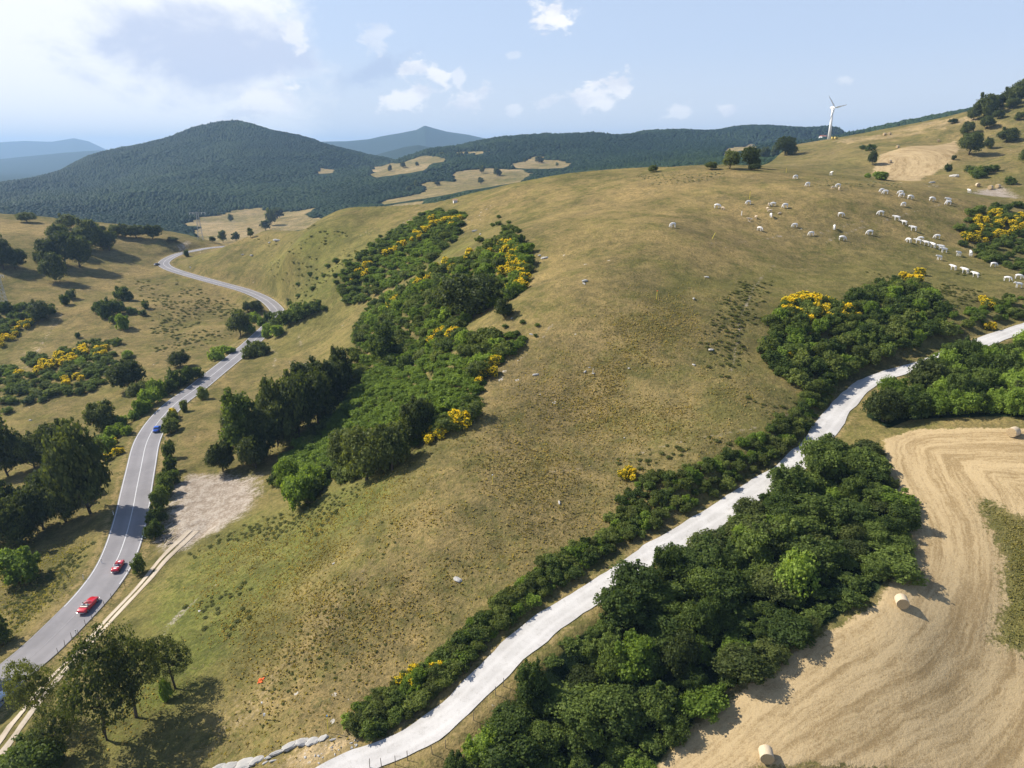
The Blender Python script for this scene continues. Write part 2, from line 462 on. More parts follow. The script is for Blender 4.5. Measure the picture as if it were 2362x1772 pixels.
# ------------------------------------------------------------------ mesh helpers
def mesh_np(name, verts, faces, mat=None, parent=None, smooth=False, link=True, mats=None, midx=None):
    """faces: array (n,3) or (n,4)"""
    me = bpy.data.meshes.new(name)
    verts = np.asarray(verts, np.float32)
    faces = np.asarray(faces, np.int32)
    k = faces.shape[1]
    me.vertices.add(len(verts))
    me.vertices.foreach_set('co', verts.ravel())
    me.loops.add(faces.size)
    me.loops.foreach_set('vertex_index', faces.ravel())
    me.polygons.add(len(faces))
    me.polygons.foreach_set('loop_start', np.arange(0, faces.size, k, dtype=np.int32))
    me.polygons.foreach_set('loop_total', np.full(len(faces), k, np.int32))
    if midx is not None:
        me.polygons.foreach_set('material_index', np.asarray(midx, np.int32))
    me.update(calc_edges=True)
    me.polygons.foreach_set('use_smooth', np.full(len(faces), smooth))
    for mm in (mats or [mat]):
        if mm:
            me.materials.append(mm)
    return link_mesh(name, me, parent) if link else me


def link_mesh(name, me, parent=None, loc=None):
    o = bpy.data.objects.new(name, me)
    col.objects.link(o)
    if parent:
        o.parent = parent
    if loc is not None:
        o.location = loc
    return o


def bm_obj(name, bm, mat, parent=None, smooth=False, link=True):
    me = bpy.data.meshes.new(name)
    bmesh.ops.recalc_face_normals(bm, faces=bm.faces[:])
    bm.to_mesh(me)
    bm.free()
    for p in me.polygons:
        p.use_smooth = smooth
    if mat:
        me.materials.append(mat)
    return link_mesh(name, me, parent) if link else me


def tag(o, label, cat, group=None):
    o['label'] = label
    o['category'] = cat
    if group:
        o['group'] = group
    return o


def empty(name, loc, rz=0.0):
    o = bpy.data.objects.new(name, None)
    o.empty_display_size = 0.3
    col.objects.link(o)
    o.location = loc
    o.rotation_euler = (0, 0, rz)
    return o


def structure(o, kind='structure'):
    o['kind'] = kind
    return o


def copy_tree(o, parent=None):
    c = o.copy()
    col.objects.link(c)
    c.parent = parent
    for ch in o.children:
        copy_tree(ch, c)
    return c


def box(bm, c, size, rot=None):
    m = Matrix.Translation(Vector(c)) @ (rot.to_4x4() if rot is not None else Matrix.Identity(4)) @ Matrix.Diagonal((size[0], size[1], size[2], 1))
    return bmesh.ops.create_cube(bm, size=1, matrix=m)['verts']


def beam(bm, a, b, w):
    a, b = Vector(a), Vector(b)
    d = b - a
    q = d.to_track_quat('Z', 'Y')
    m = Matrix.Translation((a + b) / 2) @ q.to_matrix().to_4x4() @ Matrix.Diagonal((w, w, d.length, 1))
    bmesh.ops.create_cube(bm, size=1, matrix=m)


def tube(bm, pts, rad, seg=8, cap=True):
    rings = []
    n = len(pts)
    for i, p in enumerate(pts):
        p = Vector(p)
        d = (Vector(pts[min(i + 1, n - 1)]) - Vector(pts[max(i - 1, 0)])).normalized()
        q = d.to_track_quat('Z', 'Y')
        rings.append([bm.verts.new(p + q @ Vector((math.cos(2 * PI * k / seg) * rad[i], math.sin(2 * PI * k / seg) * rad[i], 0))) for k in range(seg)])
    for a, b in zip(rings, rings[1:]):
        for k in range(seg):
            bm.faces.new((a[k], a[(k + 1) % seg], b[(k + 1) % seg], b[k]))
    if cap:
        bm.faces.new(rings[0][::-1])
        bm.faces.new(rings[-1])


def loft(bm, rings, cap=True):
    vr = [[bm.verts.new(p) for p in r] for r in rings]
    n = len(vr[0])
    for a, b in zip(vr, vr[1:]):
        for k in range(n):
            bm.faces.new((a[k], a[(k + 1) % n], b[(k + 1) % n], b[k]))
    if cap:
        bm.faces.new(vr[0][::-1])
        bm.faces.new(vr[-1])


# ------------------------------------------------------------------ materials
def mat_new(name):
    m = bpy.data.materials.new(name)
    m.use_nodes = True
    m.node_tree.nodes.clear()
    T = NT(m.node_tree)
    out = T.new('ShaderNodeOutputMaterial')
    return m, T, out


def principled(T, out, color, rough=0.9, spec=0.2, bump=None, bstr=0.4, bdist=0.2, **kw):
    b = T.new('ShaderNodeBsdfPrincipled')
    if not hasattr(color, 'is_linked'):
        color = tuple(color) + (1.0,)
    T.put(b.inputs['Base Color'], color)
    T.put(b.inputs['Roughness'], rough)
    b.inputs['Specular IOR Level'].default_value = spec
    for k, v in kw.items():
        T.put(b.inputs[k.replace('_', ' ')], v)
    if bump is not None:
        bp = T.new('ShaderNodeBump')
        bp.inputs['Strength'].default_value = bstr
        bp.inputs['Distance'].default_value = bdist
        T.l.new(bump, bp.inputs['Height'])
        T.l.new(bp.outputs[0], b.inputs['Normal'])
    T.l.new(b.outputs[0], out.inputs[0])
    return b


def simple(name, color, rough=0.6, spec=0.4, var=0.12, scale=3.0, **kw):
    m, T, out = mat_new(name)
    tc = T.new('ShaderNodeTexCoord')
    n = T.noise(tc.outputs['Object'], scale, 4)
    c = T.mix(n, tuple(x * (1 - var) for x in color), tuple(min(1, x * (1 + var)) for x in color))
    principled(T, out, c, rough, spec, **kw)
    return m


def ground_material():
    m, T, out = mat_new('hillside_ground')
    P = T.new('ShaderNodeTexCoord').outputs['Object']
    z1, z2 = T.attr('zone_a'), T.attr('zone_b')
    s1, s2 = T.new('ShaderNodeSeparateColor'), T.new('ShaderNodeSeparateColor')
    T.l.new(z1.outputs['Color'], s1.inputs[0])
    T.l.new(z2.outputs['Color'], s2.inputs[0])
    dry, green, stub = s1.outputs
    bare = z1.outputs['Alpha']
    wood, pale, row = s2.outputs
    verge = z2.outputs['Alpha']
    n50, n9, n2, n05 = T.noise(P, 0.025, 5, 0.6), T.noise(P, 0.11, 5, 0.6, 0.6), T.noise(P, 0.55, 5, 0.65), T.noise(P, 2.2, 4, 0.7)
    nf = T.noise(P, 7.0, 3, 0.7)
    ad = lambda *v: v[0] if len(v) == 1 else T.m('ADD', v[0], ad(*v[1:]))
    c_ = lambda n, k: T.m('MULTIPLY', T.m('SUBTRACT', n, 0.5), k)
    # rough summer grass: olive to straw
    f = T.ss(ad(dry, c_(n50, 2.2), c_(n9, 3.0), c_(n2, 2.1), c_(n05, 1.7)), -0.25, 1.2)
    g = T.mix(f, C['olive'], C['straw'])
    f = T.ss(ad(green, c_(n9, 2.0), c_(n2, 1.8), c_(n05, 1.4)), 0.15, 1.1)
    g = T.mix(T.m('MULTIPLY', f, .85), g, C['lush'])
    # brown litter and darker herb clumps
    f = T.ss(ad(c_(n2, 1.9), c_(n05, 1.7), c_(n50, .8), c_(n9, .9)), .10, .50)
    g = T.mix(T.m('MULTIPLY', f, .62), g, C['herb'])
    f = T.ss(ad(pale, c_(n9, 1.0), c_(n2, 1.2), c_(n05, 1.6)), .35, .95)
    g = T.mix(T.m('MULTIPLY', f, .8), g, C['pale'])
    hi = T.ss(ad(.5, c_(T.noise(P, .33, 9, .8, .5), 2.6), c_(T.noise(P, .06, 5, .6), 1.4)), 0, 1)
    g = T.mix(1.0, g, T.mix(hi, (.66, .69, .70), (1.34, 1.28, 1.2)), 'MULTIPLY')
    mi = T.ss(ad(.5, c_(T.noise(P, 1.5, 7, .82), 3.0)), 0, 1)
    g = T.mix(1.0, g, T.mix(mi, (.74, .76, .74), (1.24, 1.22, 1.2)), 'MULTIPLY')
    # scattered stones
    vo = T.new('ShaderNodeTexVoronoi', feature='F1')
    T.l.new(P, vo.inputs['Vector'])
    vo.inputs['Scale'].default_value = 0.42
    f = T.m('MULTIPLY', T.m('LESS_THAN', vo.outputs['Distance'], T.m('MULTIPLY', T.ss(ad(n9, c_(n50, 1.0)), .60, .85), .24)), T.ss(n05, .45, .55))
    g = T.mix(T.m('MULTIPLY', f, .8), g, C['stone'])
    # mown stubble with the passes of the machine
    rw = T.m('MULTIPLY', row, 120.0)
    wob = ad(rw, c_(n9, 2.2), c_(n2, .5))
    s = T.m('SINE', T.m('MULTIPLY', wob, 2 * PI / 3.1))
    s2_ = T.m('SINE', T.m('MULTIPLY', wob, 2 * PI / 9.0))
    sp = T.new('ShaderNodeSeparateXYZ')
    T.l.new(P, sp.inputs[0])
    rv = T.new('ShaderNodeCombineXYZ')
    T.l.new(T.m('MULTIPLY', wob, 1.5), rv.inputs[0])
    T.l.new(T.m('MULTIPLY', sp.outputs[0], .10), rv.inputs[1])
    T.l.new(T.m('MULTIPLY', sp.outputs[1], .10), rv.inputs[2])
    st = T.noise(rv.outputs[0], 1.0, 6, .7)
    f = T.ss(ad(T.m('MULTIPLY', s, .14), T.m('MULTIPLY', s2_, .13), .5, c_(st, 3.4), c_(n9, .8), c_(n2, .7), c_(n05, 1.1), c_(nf, 1.9)), -.2, 1.05)
    sc = T.mix(f, C['stub_d'], C['stub_l'])
    f = T.ss(ad(c_(n05, 1.4), c_(nf, 1.4), c_(n2, .8)), .26, .5)
    sc = T.mix(T.m('MULTIPLY', f, .55), sc, C['stub_g'])
    e = T.ss(ad(stub, c_(n2, 1.3), c_(n05, 1.0)), .36, .64)
    g = T.mix(e, g, sc)
    e = T.ss(ad(verge, c_(n2, .9), c_(n05, .9)), .35, .75)
    g = T.mix(e, g, C['verge'])
    bc = T.mix(T.ss(ad(n2, c_(n05, .8)), .3, .7), C['bare_d'], C['bare_l'])
    e = T.ss(ad(bare, c_(n9, .7), c_(n2, .8), c_(n05, .6)), .35, .8)
    g = T.mix(e, g, bc)
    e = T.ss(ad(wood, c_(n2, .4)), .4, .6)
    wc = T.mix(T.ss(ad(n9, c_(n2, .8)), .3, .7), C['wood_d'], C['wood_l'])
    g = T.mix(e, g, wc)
    h = ad(T.m('MULTIPLY', n2, .6), T.m('MULTIPLY', n05, .45), T.m('MULTIPLY', nf, .22))
    h = T.m('MULTIPLY', h, T.m('SUBTRACT', 1.0, T.m('MULTIPLY', stub, .72)))
    principled(T, out, g, 1.0, .02, bump=h, bstr=.75, bdist=.55)
    return m


C = dict(olive=(.124, .116, .041), straw=(.258, .192, .089), lush=(.118, .142, .032), herb=(.066, .068, .024), pale=(.40, .31, .19), stone=(.50, .47, .42),
         stub_d=(.25, .178, .088), stub_l=(.43, .325, .18), stub_g=(.155, .135, .05), verge=(.30, .225, .10), bare_d=(.25, .20, .15), bare_l=(.41, .355, .29),
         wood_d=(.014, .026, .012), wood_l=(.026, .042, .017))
M = {}
M['ground'] = ground_material()


def asphalt_material():
    m, T, out = mat_new('asphalt')
    P = T.new('ShaderNodeTexCoord').outputs['Object']
    a = T.attr('across').outputs['Fac']
    n1, n2, n3 = T.noise(P, .12, 4), T.noise(P, 1.1, 4), T.noise(P, 14, 2)
    w = T.m('ABSOLUTE', T.m('SUBTRACT', T.m('ABSOLUTE', a), .5))
    wheel = T.ss(w, .32, .05)
    c = T.mix(T.ss(n1, .3, .7), (.205, .195, .20), (.265, .252, .256))
    c = T.mix(T.m('MULTIPLY', wheel, .35), c, (.17, .162, .168))
    c = T.mix(T.m('MULTIPLY', T.ss(n2, .5, .75), .35), c, (.28, .265, .265))
    c = T.mix(T.m('MULTIPLY', n3, .15), c, (.10, .10, .10))
    principled(T, out, c, .8, .3, bump=n3, bstr=.2, bdist=.02)
    return m


def gravel_material(name, c0, c1, c2):
    m, T, out = mat_new(name)
    P = T.new('ShaderNodeTexCoord').outputs['Object']
    a = T.attr('across').outputs['Fac']
    n1, n2, n3 = T.noise(P, .22, 5, .6, .5), T.noise(P, 1.6, 5, .65), T.noise(P, 9, 3, .7)
    c = T.mix(T.ss(n1, .3, .7), c0, c1)
    c = T.mix(T.m('MULTIPLY', T.ss(T.m('ADD', n2, T.m('MULTIPLY', T.m('SUBTRACT', n3, .5), .9)), .5, .78), .5), c, c2)
    w = T.m('ABSOLUTE', T.m('SUBTRACT', T.m('ABSOLUTE', a), .48))
    c = T.mix(T.m('MULTIPLY', T.ss(w, .28, .04), .30), c, tuple(min(.9, x * 1.18) for x in c1))
    principled(T, out, c, .95, .15, bump=T.m('ADD', n3, n2), bstr=.5, bdist=.06)
    return m


M['asphalt'] = asphalt_material()
M['gravel'] = gravel_material('white_gravel', (.41, .395, .375), (.50, .485, .465), (.27, .25, .22))
M['track'] = gravel_material('pale_track', (.36, .30, .22), (.48, .41, .32), (.24, .20, .12))
M['paint'] = simple('road_paint', (.56, .56, .56), .7, .3, .15, 1.5)


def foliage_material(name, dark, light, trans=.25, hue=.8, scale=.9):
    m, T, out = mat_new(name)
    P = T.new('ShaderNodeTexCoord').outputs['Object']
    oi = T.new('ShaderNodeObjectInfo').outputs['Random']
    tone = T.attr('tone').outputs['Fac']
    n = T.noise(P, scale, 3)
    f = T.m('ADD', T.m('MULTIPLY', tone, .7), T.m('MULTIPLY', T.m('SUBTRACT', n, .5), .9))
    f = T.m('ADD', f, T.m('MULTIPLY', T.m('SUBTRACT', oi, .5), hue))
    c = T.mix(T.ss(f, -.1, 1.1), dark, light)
    d = T.new('ShaderNodeBsdfPrincipled')
    T.l.new(c, d.inputs['Base Color'])
    d.inputs['Roughness'].default_value = .55
    d.inputs['Specular IOR Level'].default_value = .02 if name in ('forest_leaves', 'grass_blades', 'green_grass_blades') else .10
    t = T.new('ShaderNodeBsdfTranslucent')
    T.l.new(T.mix(1.0, c, (1.5, 1.45, .6), 'MULTIPLY'), t.inputs['Color'])
    mx_ = T.new('ShaderNodeMixShader')
    mx_.inputs[0].default_value = trans
    T.l.new(d.outputs[0], mx_.inputs[1])
    T.l.new(t.outputs[0], mx_.inputs[2])
    T.l.new(mx_.outputs[0], out.inputs[0])
    return m


M['oak'] = foliage_material('oak_leaves', (.050, .068, .020), (.140, .165, .044), .38)
M['park'] = foliage_material('park_oak_leaves', (.055, .072, .020), (.160, .178, .048), .42)
M['wood'] = foliage_material('woodland_leaves', (.054, .084, .021), (.170, .222, .050), .42)
M['shrub'] = foliage_material('shrub_leaves', (.088, .115, .028), (.210, .250, .062), .42)
M['bright'] = foliage_material('bright_leaves', (.120, .180, .028), (.260, .350, .062), .46)
M['broom'] = foliage_material('broom_twigs', (.080, .102, .030), (.165, .190, .054), .40)
M['grey_scrub'] = foliage_material('grey_scrub_twigs', (.31, .30, .20), (.47, .44, .30), .45)
M['flowers'] = foliage_material('broom_flowers', (.86, .62, .02), (.95, .80, .06), .4, .2)
M['forest'] = foliage_material('forest_leaves', (.011, .025, .013), (.042, .068, .024), .08, .0, .012)
M['bark'] = simple('bark', (.085, .068, .05), .9, .1, .3, 6)
M['grass'] = foliage_material('grass_blades', (.20, .17, .062), (.42, .32, .14), .4, 0, .25)
M['green_grass'] = foliage_material('green_grass_blades', (.17, .165, .055), (.36, .31, .12), .45, 0, .25)
M['herb'] = foliage_material('herb_leaves', (.105, .120, .034), (.185, .190, .062), .45, 0, .25)
M['straw_bale'] = None


# ------------------------------------------------------------------ ground sheet with its zones
def zone(poly, soft):
    return np.clip(.5 + poly_sd(GX, GY, at_poly(poly)) / (2 * soft), 0, 1)


def zmax(*zs):
    o = zs[0]
    for z in zs[1:]:
        o = np.maximum(o, z)
    return o


STUB1 = [(1495, 1800), (1565, 1715), (1675, 1618), (1875, 1478), (2020, 1395), (2088, 1298), (2095, 1220), (2045, 1085), (2040, 1015), (2110, 990), (2362, 990), (2520, 990), (2600, 1790)]
GRASS_IN = [(2245, 1150), (2300, 1165), (2362, 1190), (2500, 1230), (2500, 1560), (2362, 1515), (2285, 1478), (2318, 1370), (2312, 1290), (2275, 1200)]
STUB2 = [(2030, 357), (2110, 337), (2205, 325), (2212, 345), (2190, 378), (2160, 396), (2120, 418), (2020, 412), (2014, 395)]
WOOD_POLY = [(1000, 1820), (1150, 1660), (1310, 1490), (1425, 1405), (1590, 1285), (1755, 1170), (1880, 1090), (1925, 1040), (2010, 1040), (2085, 1180), (2085, 1285), (2020, 1370), (1875, 1460), (1670, 1595), (1565, 1700), (1495, 1790)]
WOOD_UP = [(2000, 950), (2050, 930), (2150, 885), (2240, 858), (2362, 812), (2470, 790), (2470, 968), (2100, 968), (2050, 988), (1998, 962)]
FARFIELDS = [[(405, 556), (450, 508), (540, 488), (585, 487), (640, 493), (712, 485), (704, 505), (620, 536), (560, 552), (480, 562)],
             [(712, 520), (730, 505), (745, 530), (690, 534), (680, 528)],
             [(872, 476), (900, 462), (945, 452), (985, 440), (960, 425), (985, 420), (1040, 418), (1075, 395), (1130, 392), (1205, 392), (1212, 402), (1185, 420), (1130, 430), (1060, 440), (980, 458), (900, 470)],
             [(822, 486), (900, 474), (990, 462), (985, 470), (900, 482), (850, 492)],
             [(860, 385), (930, 375), (1000, 362), (1020, 365), (990, 380), (985, 395), (930, 400), (870, 408)],
             [(1180, 378), (1225, 365), (1250, 362), (1275, 372), (1310, 378), (1312, 388), (1250, 390)],
             [(1060, 352), (1120, 345), (1150, 348), (1100, 358)],
             [(1660, 352), (1740, 335), (1750, 342), (1670, 360)], [(735, 388), (760, 385), (762, 398), (740, 400)]]
TANR = [[(2070, 300), (2130, 285), (2240, 272), (2245, 280), (2150, 300), (2080, 315), (2040, 315)], [(1915, 326), (1990, 315), (2060, 310), (2060, 316), (1960, 330)]]
BARE = [[(392, 1120), (440, 1098), (520, 1088), (592, 1098), (600, 1135), (560, 1190), (480, 1238), (420, 1275), (370, 1262), (378, 1200)], [(2238, 446), (2262, 438), (2300, 434), (2318, 432), (2352, 458), (2320, 456)],
        [(410, 570), (432, 556), (440, 560), (418, 578)], [(455, 1255), (520, 1180), (440, 1230)]]
fields = [at_poly(p) for p in FARFIELDS]
far_field = zmax(*[np.clip(.5 + (poly_sd(GX, GY, p) + 26 * fbm(GX, GY, 70, 3, 55)) / 24, 0, 1) for p in fields])
stub = zmax(zone(STUB1, .6) * (1 - zone(GRASS_IN, 1.6)), zone(STUB2, 2.0))
tan = zmax(far_field * (GR > 600), *[zone(p, 6) for p in TANR])
bare = zmax(*[zone(p, 4.5) for p in BARE])
DRY = [([(1150, 445), (1400, 405), (1750, 395), (2100, 435), (2362, 470), (2200, 560), (1900, 560), (1500, 560), (1250, 520)], 25, .55), ([(-100, 500), (200, 525), (420, 556), (330, 570), (150, 560), (-100, 540)], 12, .75),
       ([(100, 640), (360, 580), (520, 680), (600, 760), (420, 850), (250, 900), (50, 900)], 20, .35), ([(1700, 390), (1900, 330), (2362, 250), (2362, 440), (2000, 420)], 30, .2), ([(480, 560), (560, 545), (600, 545), (540, 562)], 4, .9),
       ([(350, 880), (520, 840), (480, 1000), (420, 1100), (370, 1080)], 6, .25), ([(1150, 640), (1500, 640), (1650, 900), (1500, 1150), (1250, 1300), (900, 1550), (600, 1760), (800, 1350), (1050, 1000)], 10, .28)]
dry = np.full(GX.shape, .22)
for p, s, k in DRY:
    dry += zone(p, s) * k
GREEN = [([(380, 1290), (560, 1190), (700, 1150), (870, 1070), (1000, 1010), (1060, 960), (900, 1170), (760, 1280), (600, 1450), (420, 1640), (250, 1772), (150, 1772), (300, 1500), (250, 1480)], 7, .72),
         ([(600, 560), (850, 525), (1060, 500), (1150, 560), (900, 640), (800, 720), (700, 720), (640, 680), (560, 620)], 12, .5), ([(650, 720), (850, 700), (780, 850), (640, 800)], 8, .3),
         ([(1750, 620), (2362, 600), (2362, 780), (2100, 780), (1900, 640)], 10, .3), ([(0, 1290), (240, 1240), (180, 1340), (0, 1500)], 4, .35), (GRASS_IN, 2, .35),
         ([(1850, 380), (2000, 340), (2020, 400), (1900, 400)], 12, .25)]
green = np.zeros(GX.shape)
for p, s, k in GREEN:
    green += zone(p, s) * k
pale = zone([(880, 1230), (940, 1200), (780, 1480), (640, 1640), (540, 1700), (480, 1690), (600, 1560), (740, 1400)], 5) * .45
pale += zone([(1150, 800), (1280, 840), (1260, 930), (1150, 1120), (1050, 1150), (1100, 950)], 5) * .2
pale += zone([(0, 860), (120, 720), (150, 730), (60, 860)], 4) * .45 + zone([(620, 1772), (700, 1715), (830, 1680), (800, 1740), (720, 1772)], 1.5) * .8
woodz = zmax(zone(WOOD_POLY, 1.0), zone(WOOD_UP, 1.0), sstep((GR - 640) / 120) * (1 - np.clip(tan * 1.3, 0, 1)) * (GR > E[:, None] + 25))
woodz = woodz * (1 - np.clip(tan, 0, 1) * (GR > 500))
near_ok = np.zeros(GX.shape)
verge = np.zeros(GX.shape)
verge[:, :nb] = np.maximum(1 - np.abs(road_d - 4.2) / 2.2, .9 * (1 - np.abs(grav_d - 2.5) / 1.4)).clip(0, 1) * .62
for pth in ([(1790, 610), (1740, 660), (1710, 740), (1700, 800), (1690, 860)], [(1560, 1022), (1640, 1008), (1760, 982), (1830, 950)], [(1180, 845), (1215, 815), (1248, 790), (1275, 745)], [(620, 800), (636, 815), (632, 850)], [(690, 770), (692, 800)], [(1900, 560), (2000, 520), (2140, 480), (2230, 455)],
            [(1640, 560), (1780, 548), (1880, 540), (2000, 508)], [(40, 870), (100, 790), (150, 715)], [(330, 1520), (420, 1420), (520, 1330), (600, 1280)], [(340, 1490), (430, 1400)], [(1250, 1090), (1420, 1060), (1560, 1022)]):
    ln = np.array([tuple(at(u, v)[:2]) + (0,) for u, v in pth])
    ln = catmull(ln, 2.0)
    ln[:, 0] += fbm(ln[:, 0], ln[:, 1], 7, 2, 4) * .8
    d = seg_dist(px, py, ln)[0]
    bare[:, :nb] = np.maximum(bare[:, :nb], .47 * np.exp(-(d / (.30 + .0020 * GR[:, :nb])) ** 2))
wood_edge = np.array(list(at_poly([(1530, 1800), (1600, 1730), (1710, 1640), (1900, 1500), (2050, 1415), (2115, 1310), (2125, 1220), (2055, 1075), (2045, 1015), (2110, 990), (2362, 985), (2520, 985)])))
wood_edge = catmull([(x, y, 0) for x, y in wood_edge], 3.0)
rowd = np.zeros(GX.shape)
nr = int(np.searchsorted(RR, 220))
rowd[:, :nr] = seg_dist(GX[:, :nr], GY[:, :nr], wood_edge)[0]
s2edge = catmull([(x, y, 0) for x, y in at_poly([(2014, 395), (2022, 365), (2060, 352), (2110, 352), (2140, 370), (2120, 418)])], 6.0)
rowd[:, nr:nb] = seg_dist(GX[:, nr:nb], GY[:, nr:nb], s2edge)[0] * .55
tv = fbm(GX, GY, 60, 3, 61)
dry = np.where(tan > .3, np.maximum(dry, .62 + .5 * tv), dry)
pale = np.where((tan > .3) & (GR > 500), np.maximum(pale, .42 + .4 * tv), pale)

na, nrr = GX.shape
idx = np.arange(na * nrr).reshape(na, nrr)
quads = np.stack([idx[:-1, :-1], idx[1:, :-1], idx[1:, 1:], idx[:-1, 1:]], -1).reshape(-1, 4)
verts = np.stack([GX, GY, Z + CAMZ], -1).reshape(-1, 3)
terrain = structure(mesh_np('ground', verts, quads[:, ::-1], M['ground'], smooth=True))
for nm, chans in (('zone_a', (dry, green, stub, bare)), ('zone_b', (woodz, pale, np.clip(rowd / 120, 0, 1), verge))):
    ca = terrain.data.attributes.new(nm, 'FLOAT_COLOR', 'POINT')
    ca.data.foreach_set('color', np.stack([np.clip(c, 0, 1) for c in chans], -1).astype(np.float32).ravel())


# ------------------------------------------------------------------ roads
def strip(name, line, half, mat, lift, o0=-1.0, o1=1.0, n=7, s0=0, s1=None, ragged=0.0, taper=None, seed=0):
    """a draped strip following a centre line; o0..o1 are offsets in units of the half width"""
    L = line[s0:s1]
    d = np.gradient(L[:, :2], axis=0)
    d /= np.linalg.norm(d, axis=1)[:, None]
    nrm = np.stack([d[:, 1], -d[:, 0]], 1)                # right of travel
    k = np.linspace(o0, o1, n)
    hw = np.full(len(L), half)
    off = hw[:, None] * k[None, :]
    if ragged:
        sx = np.arange(len(L)) * 1.0
        off[:, 0] -= ragged * (fbm(sx, sx * 0 + 3.3 + seed, 5, 3, 2) + .3)
        off[:, -1] += ragged * (fbm(sx, sx * 0 + 17.3 + seed, 5, 3, 2) + .3)
    X = L[:, 0, None] + nrm[:, 0, None] * off
    Y = L[:, 1, None] + nrm[:, 1, None] * off
    Zs = ground(X, Y) + lift + CAMZ
    m = len(L)
    ii = np.arange(m * n).reshape(m, n)
    q = np.stack([ii[:-1, :-1], ii[:-1, 1:], ii[1:, 1:], ii[1:, :-1]], -1).reshape(-1, 4)
    me = mesh_np(name, np.stack([X, Y, Zs], -1).reshape(-1, 3), q[:, ::-1], mat, link=False, smooth=True)
    a = me.attributes.new('across', 'FLOAT', 'POINT')
    a.data.foreach_set('value', np.tile(k, m).astype(np.float32))
    return me


def near_index(line, u, v, z):
    x, y, _ = from_z(u, v, z)
    return int(np.argmin((line[:, 0] - x) ** 2 + (line[:, 1] - y) ** 2))


HALF = 3.25
road_o = structure(link_mesh('road', strip('road', road_c, HALF, M['asphalt'], .10, n=9)))
i_mark = near_index(road_c, 240, 1335, -71)
for nm, off, a, b in (('edge_line', -.93, i_mark - 5, None), ('centre_line', 0.0, i_mark + 2, None), ('edge_line', .93, i_mark - 1, None)):
    structure(link_mesh('road_' + nm, strip(nm, road_c, HALF, M['paint'], .118, off - .025, off + .025, 2, s0=a, s1=b)))
mf, T, out = mat_new('faded_paint')
principled(T, out, T.mix(T.noise(T.new('ShaderNodeTexCoord').outputs['Object'], 1.5, 4), (.22, .21, .215), (.36, .35, .35)), .8, .2)
for off in (-.955, 0.0, .955):
    structure(link_mesh('road_faded_line', strip('faded_line', road_c, HALF, mf, .116, off - .02, off + .02, 2, s0=0, s1=i_mark - 4)))
structure(link_mesh('gravel_road', strip('gravel_road', gravel_c, 1.72, M['gravel'], .09, n=9, ragged=.8)))
for off, sd in ((-.62, 1), (.62, 5)):
    structure(link_mesh('track', strip('track', track_c, 1.15, M['track'], .07, off - .34, off + .34, 4, ragged=.25, seed=sd)))


# ------------------------------------------------------------------ foliage
def ico(sub):
    bm = bmesh.new()
    bmesh.ops.create_icosphere(bm, subdivisions=sub, radius=1)
    v = np.array([x.co[:] for x in bm.verts])
    f = np.array([[w.index for w in x.verts] for x in bm.faces])
    bm.free()
    return v, f


ICO1, ICO2, ICO3 = ico(1), ico(2), ico(3)


def leaf_cloud(g, lobes, n, size, up=.25, rnd=.75, core=.80, spiky=0.0):
    """leaf-sized quads spread over the skin of a set of lobes, with an uneven inner core; returns verts, quads, tone"""
    lobes = np.array(lobes, float)
    area = (lobes[:, 3] * lobes[:, 4] + lobes[:, 3] * lobes[:, 5] + lobes[:, 4] * lobes[:, 5])
    pick = g.choice(len(lobes), n, p=area / area.sum())
    d = g.normal(size=(n, 3))
    d[:, 2] += .35
    d /= np.linalg.norm(d, axis=1)[:, None]
    L = lobes[pick]
    # bumpy sub-clumps
    bump = 1 + .16 * np.sin(d[:, 0] * 5 + pick) * np.sin(d[:, 1] * 5.5 + pick * 2) + .10 * np.sin(d[:, 2] * 9 + pick)
    p = L[:, :3] + d * L[:, 3:] * (bump * (.76 + .36 * g.random(n) + .12 * (g.random(n) > .93)))[:, None]
    keep = np.ones(n, bool)
    for i in range(len(lobes)):
        q = (p - lobes[i, :3]) / lobes[i, 3:]
        keep &= ~((np.linalg.norm(q, axis=1) < .74) & (pick != i))
    p, d, pick = p[keep], d[keep], pick[keep]
    n = len(p)
    nrm = d + g.normal(size=(n, 3)) * rnd
    nrm[:, 2] += up
    nrm /= np.linalg.norm(nrm, axis=1)[:, None]
    t = np.cross(nrm, g.normal(size=(n, 3)))
    t /= np.linalg.norm(t, axis=1)[:, None] + 1e-9
    if spiky:
        t = t * (1 - spiky) + np.array([0, 0, 1.0]) * spiky + d * spiky * .5
        t /= np.linalg.norm(t, axis=1)[:, None]
    b = np.cross(nrm, t)
    s = size * (.55 + .9 * g.random(n))
    asp = .62 + .3 * g.random(n)
    if spiky:
        asp *= .45
        s *= 1.5
    t, b = t * s[:, None] * .5, b * (s * asp)[:, None] * .5
    bend = nrm * (s * .18)[:, None]
    v = np.stack([p - t, p - b + bend * .3, p + t, p + b - bend * .6], 1)
    tone = np.clip(.5 + .25 * np.sin(pick * 2.7) + .28 * g.normal(size=n), 0, 1)
    V = [v.reshape(-1, 3)]
    F = [np.arange(n * 4).reshape(n, 4)]
    TN = [tone]
    base = n * 4
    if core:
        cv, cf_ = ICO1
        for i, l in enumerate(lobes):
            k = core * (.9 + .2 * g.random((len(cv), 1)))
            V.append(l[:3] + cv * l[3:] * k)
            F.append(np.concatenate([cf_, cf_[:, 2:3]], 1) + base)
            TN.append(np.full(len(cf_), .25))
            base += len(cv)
    return np.concatenate(V), F, np.concatenate(TN)


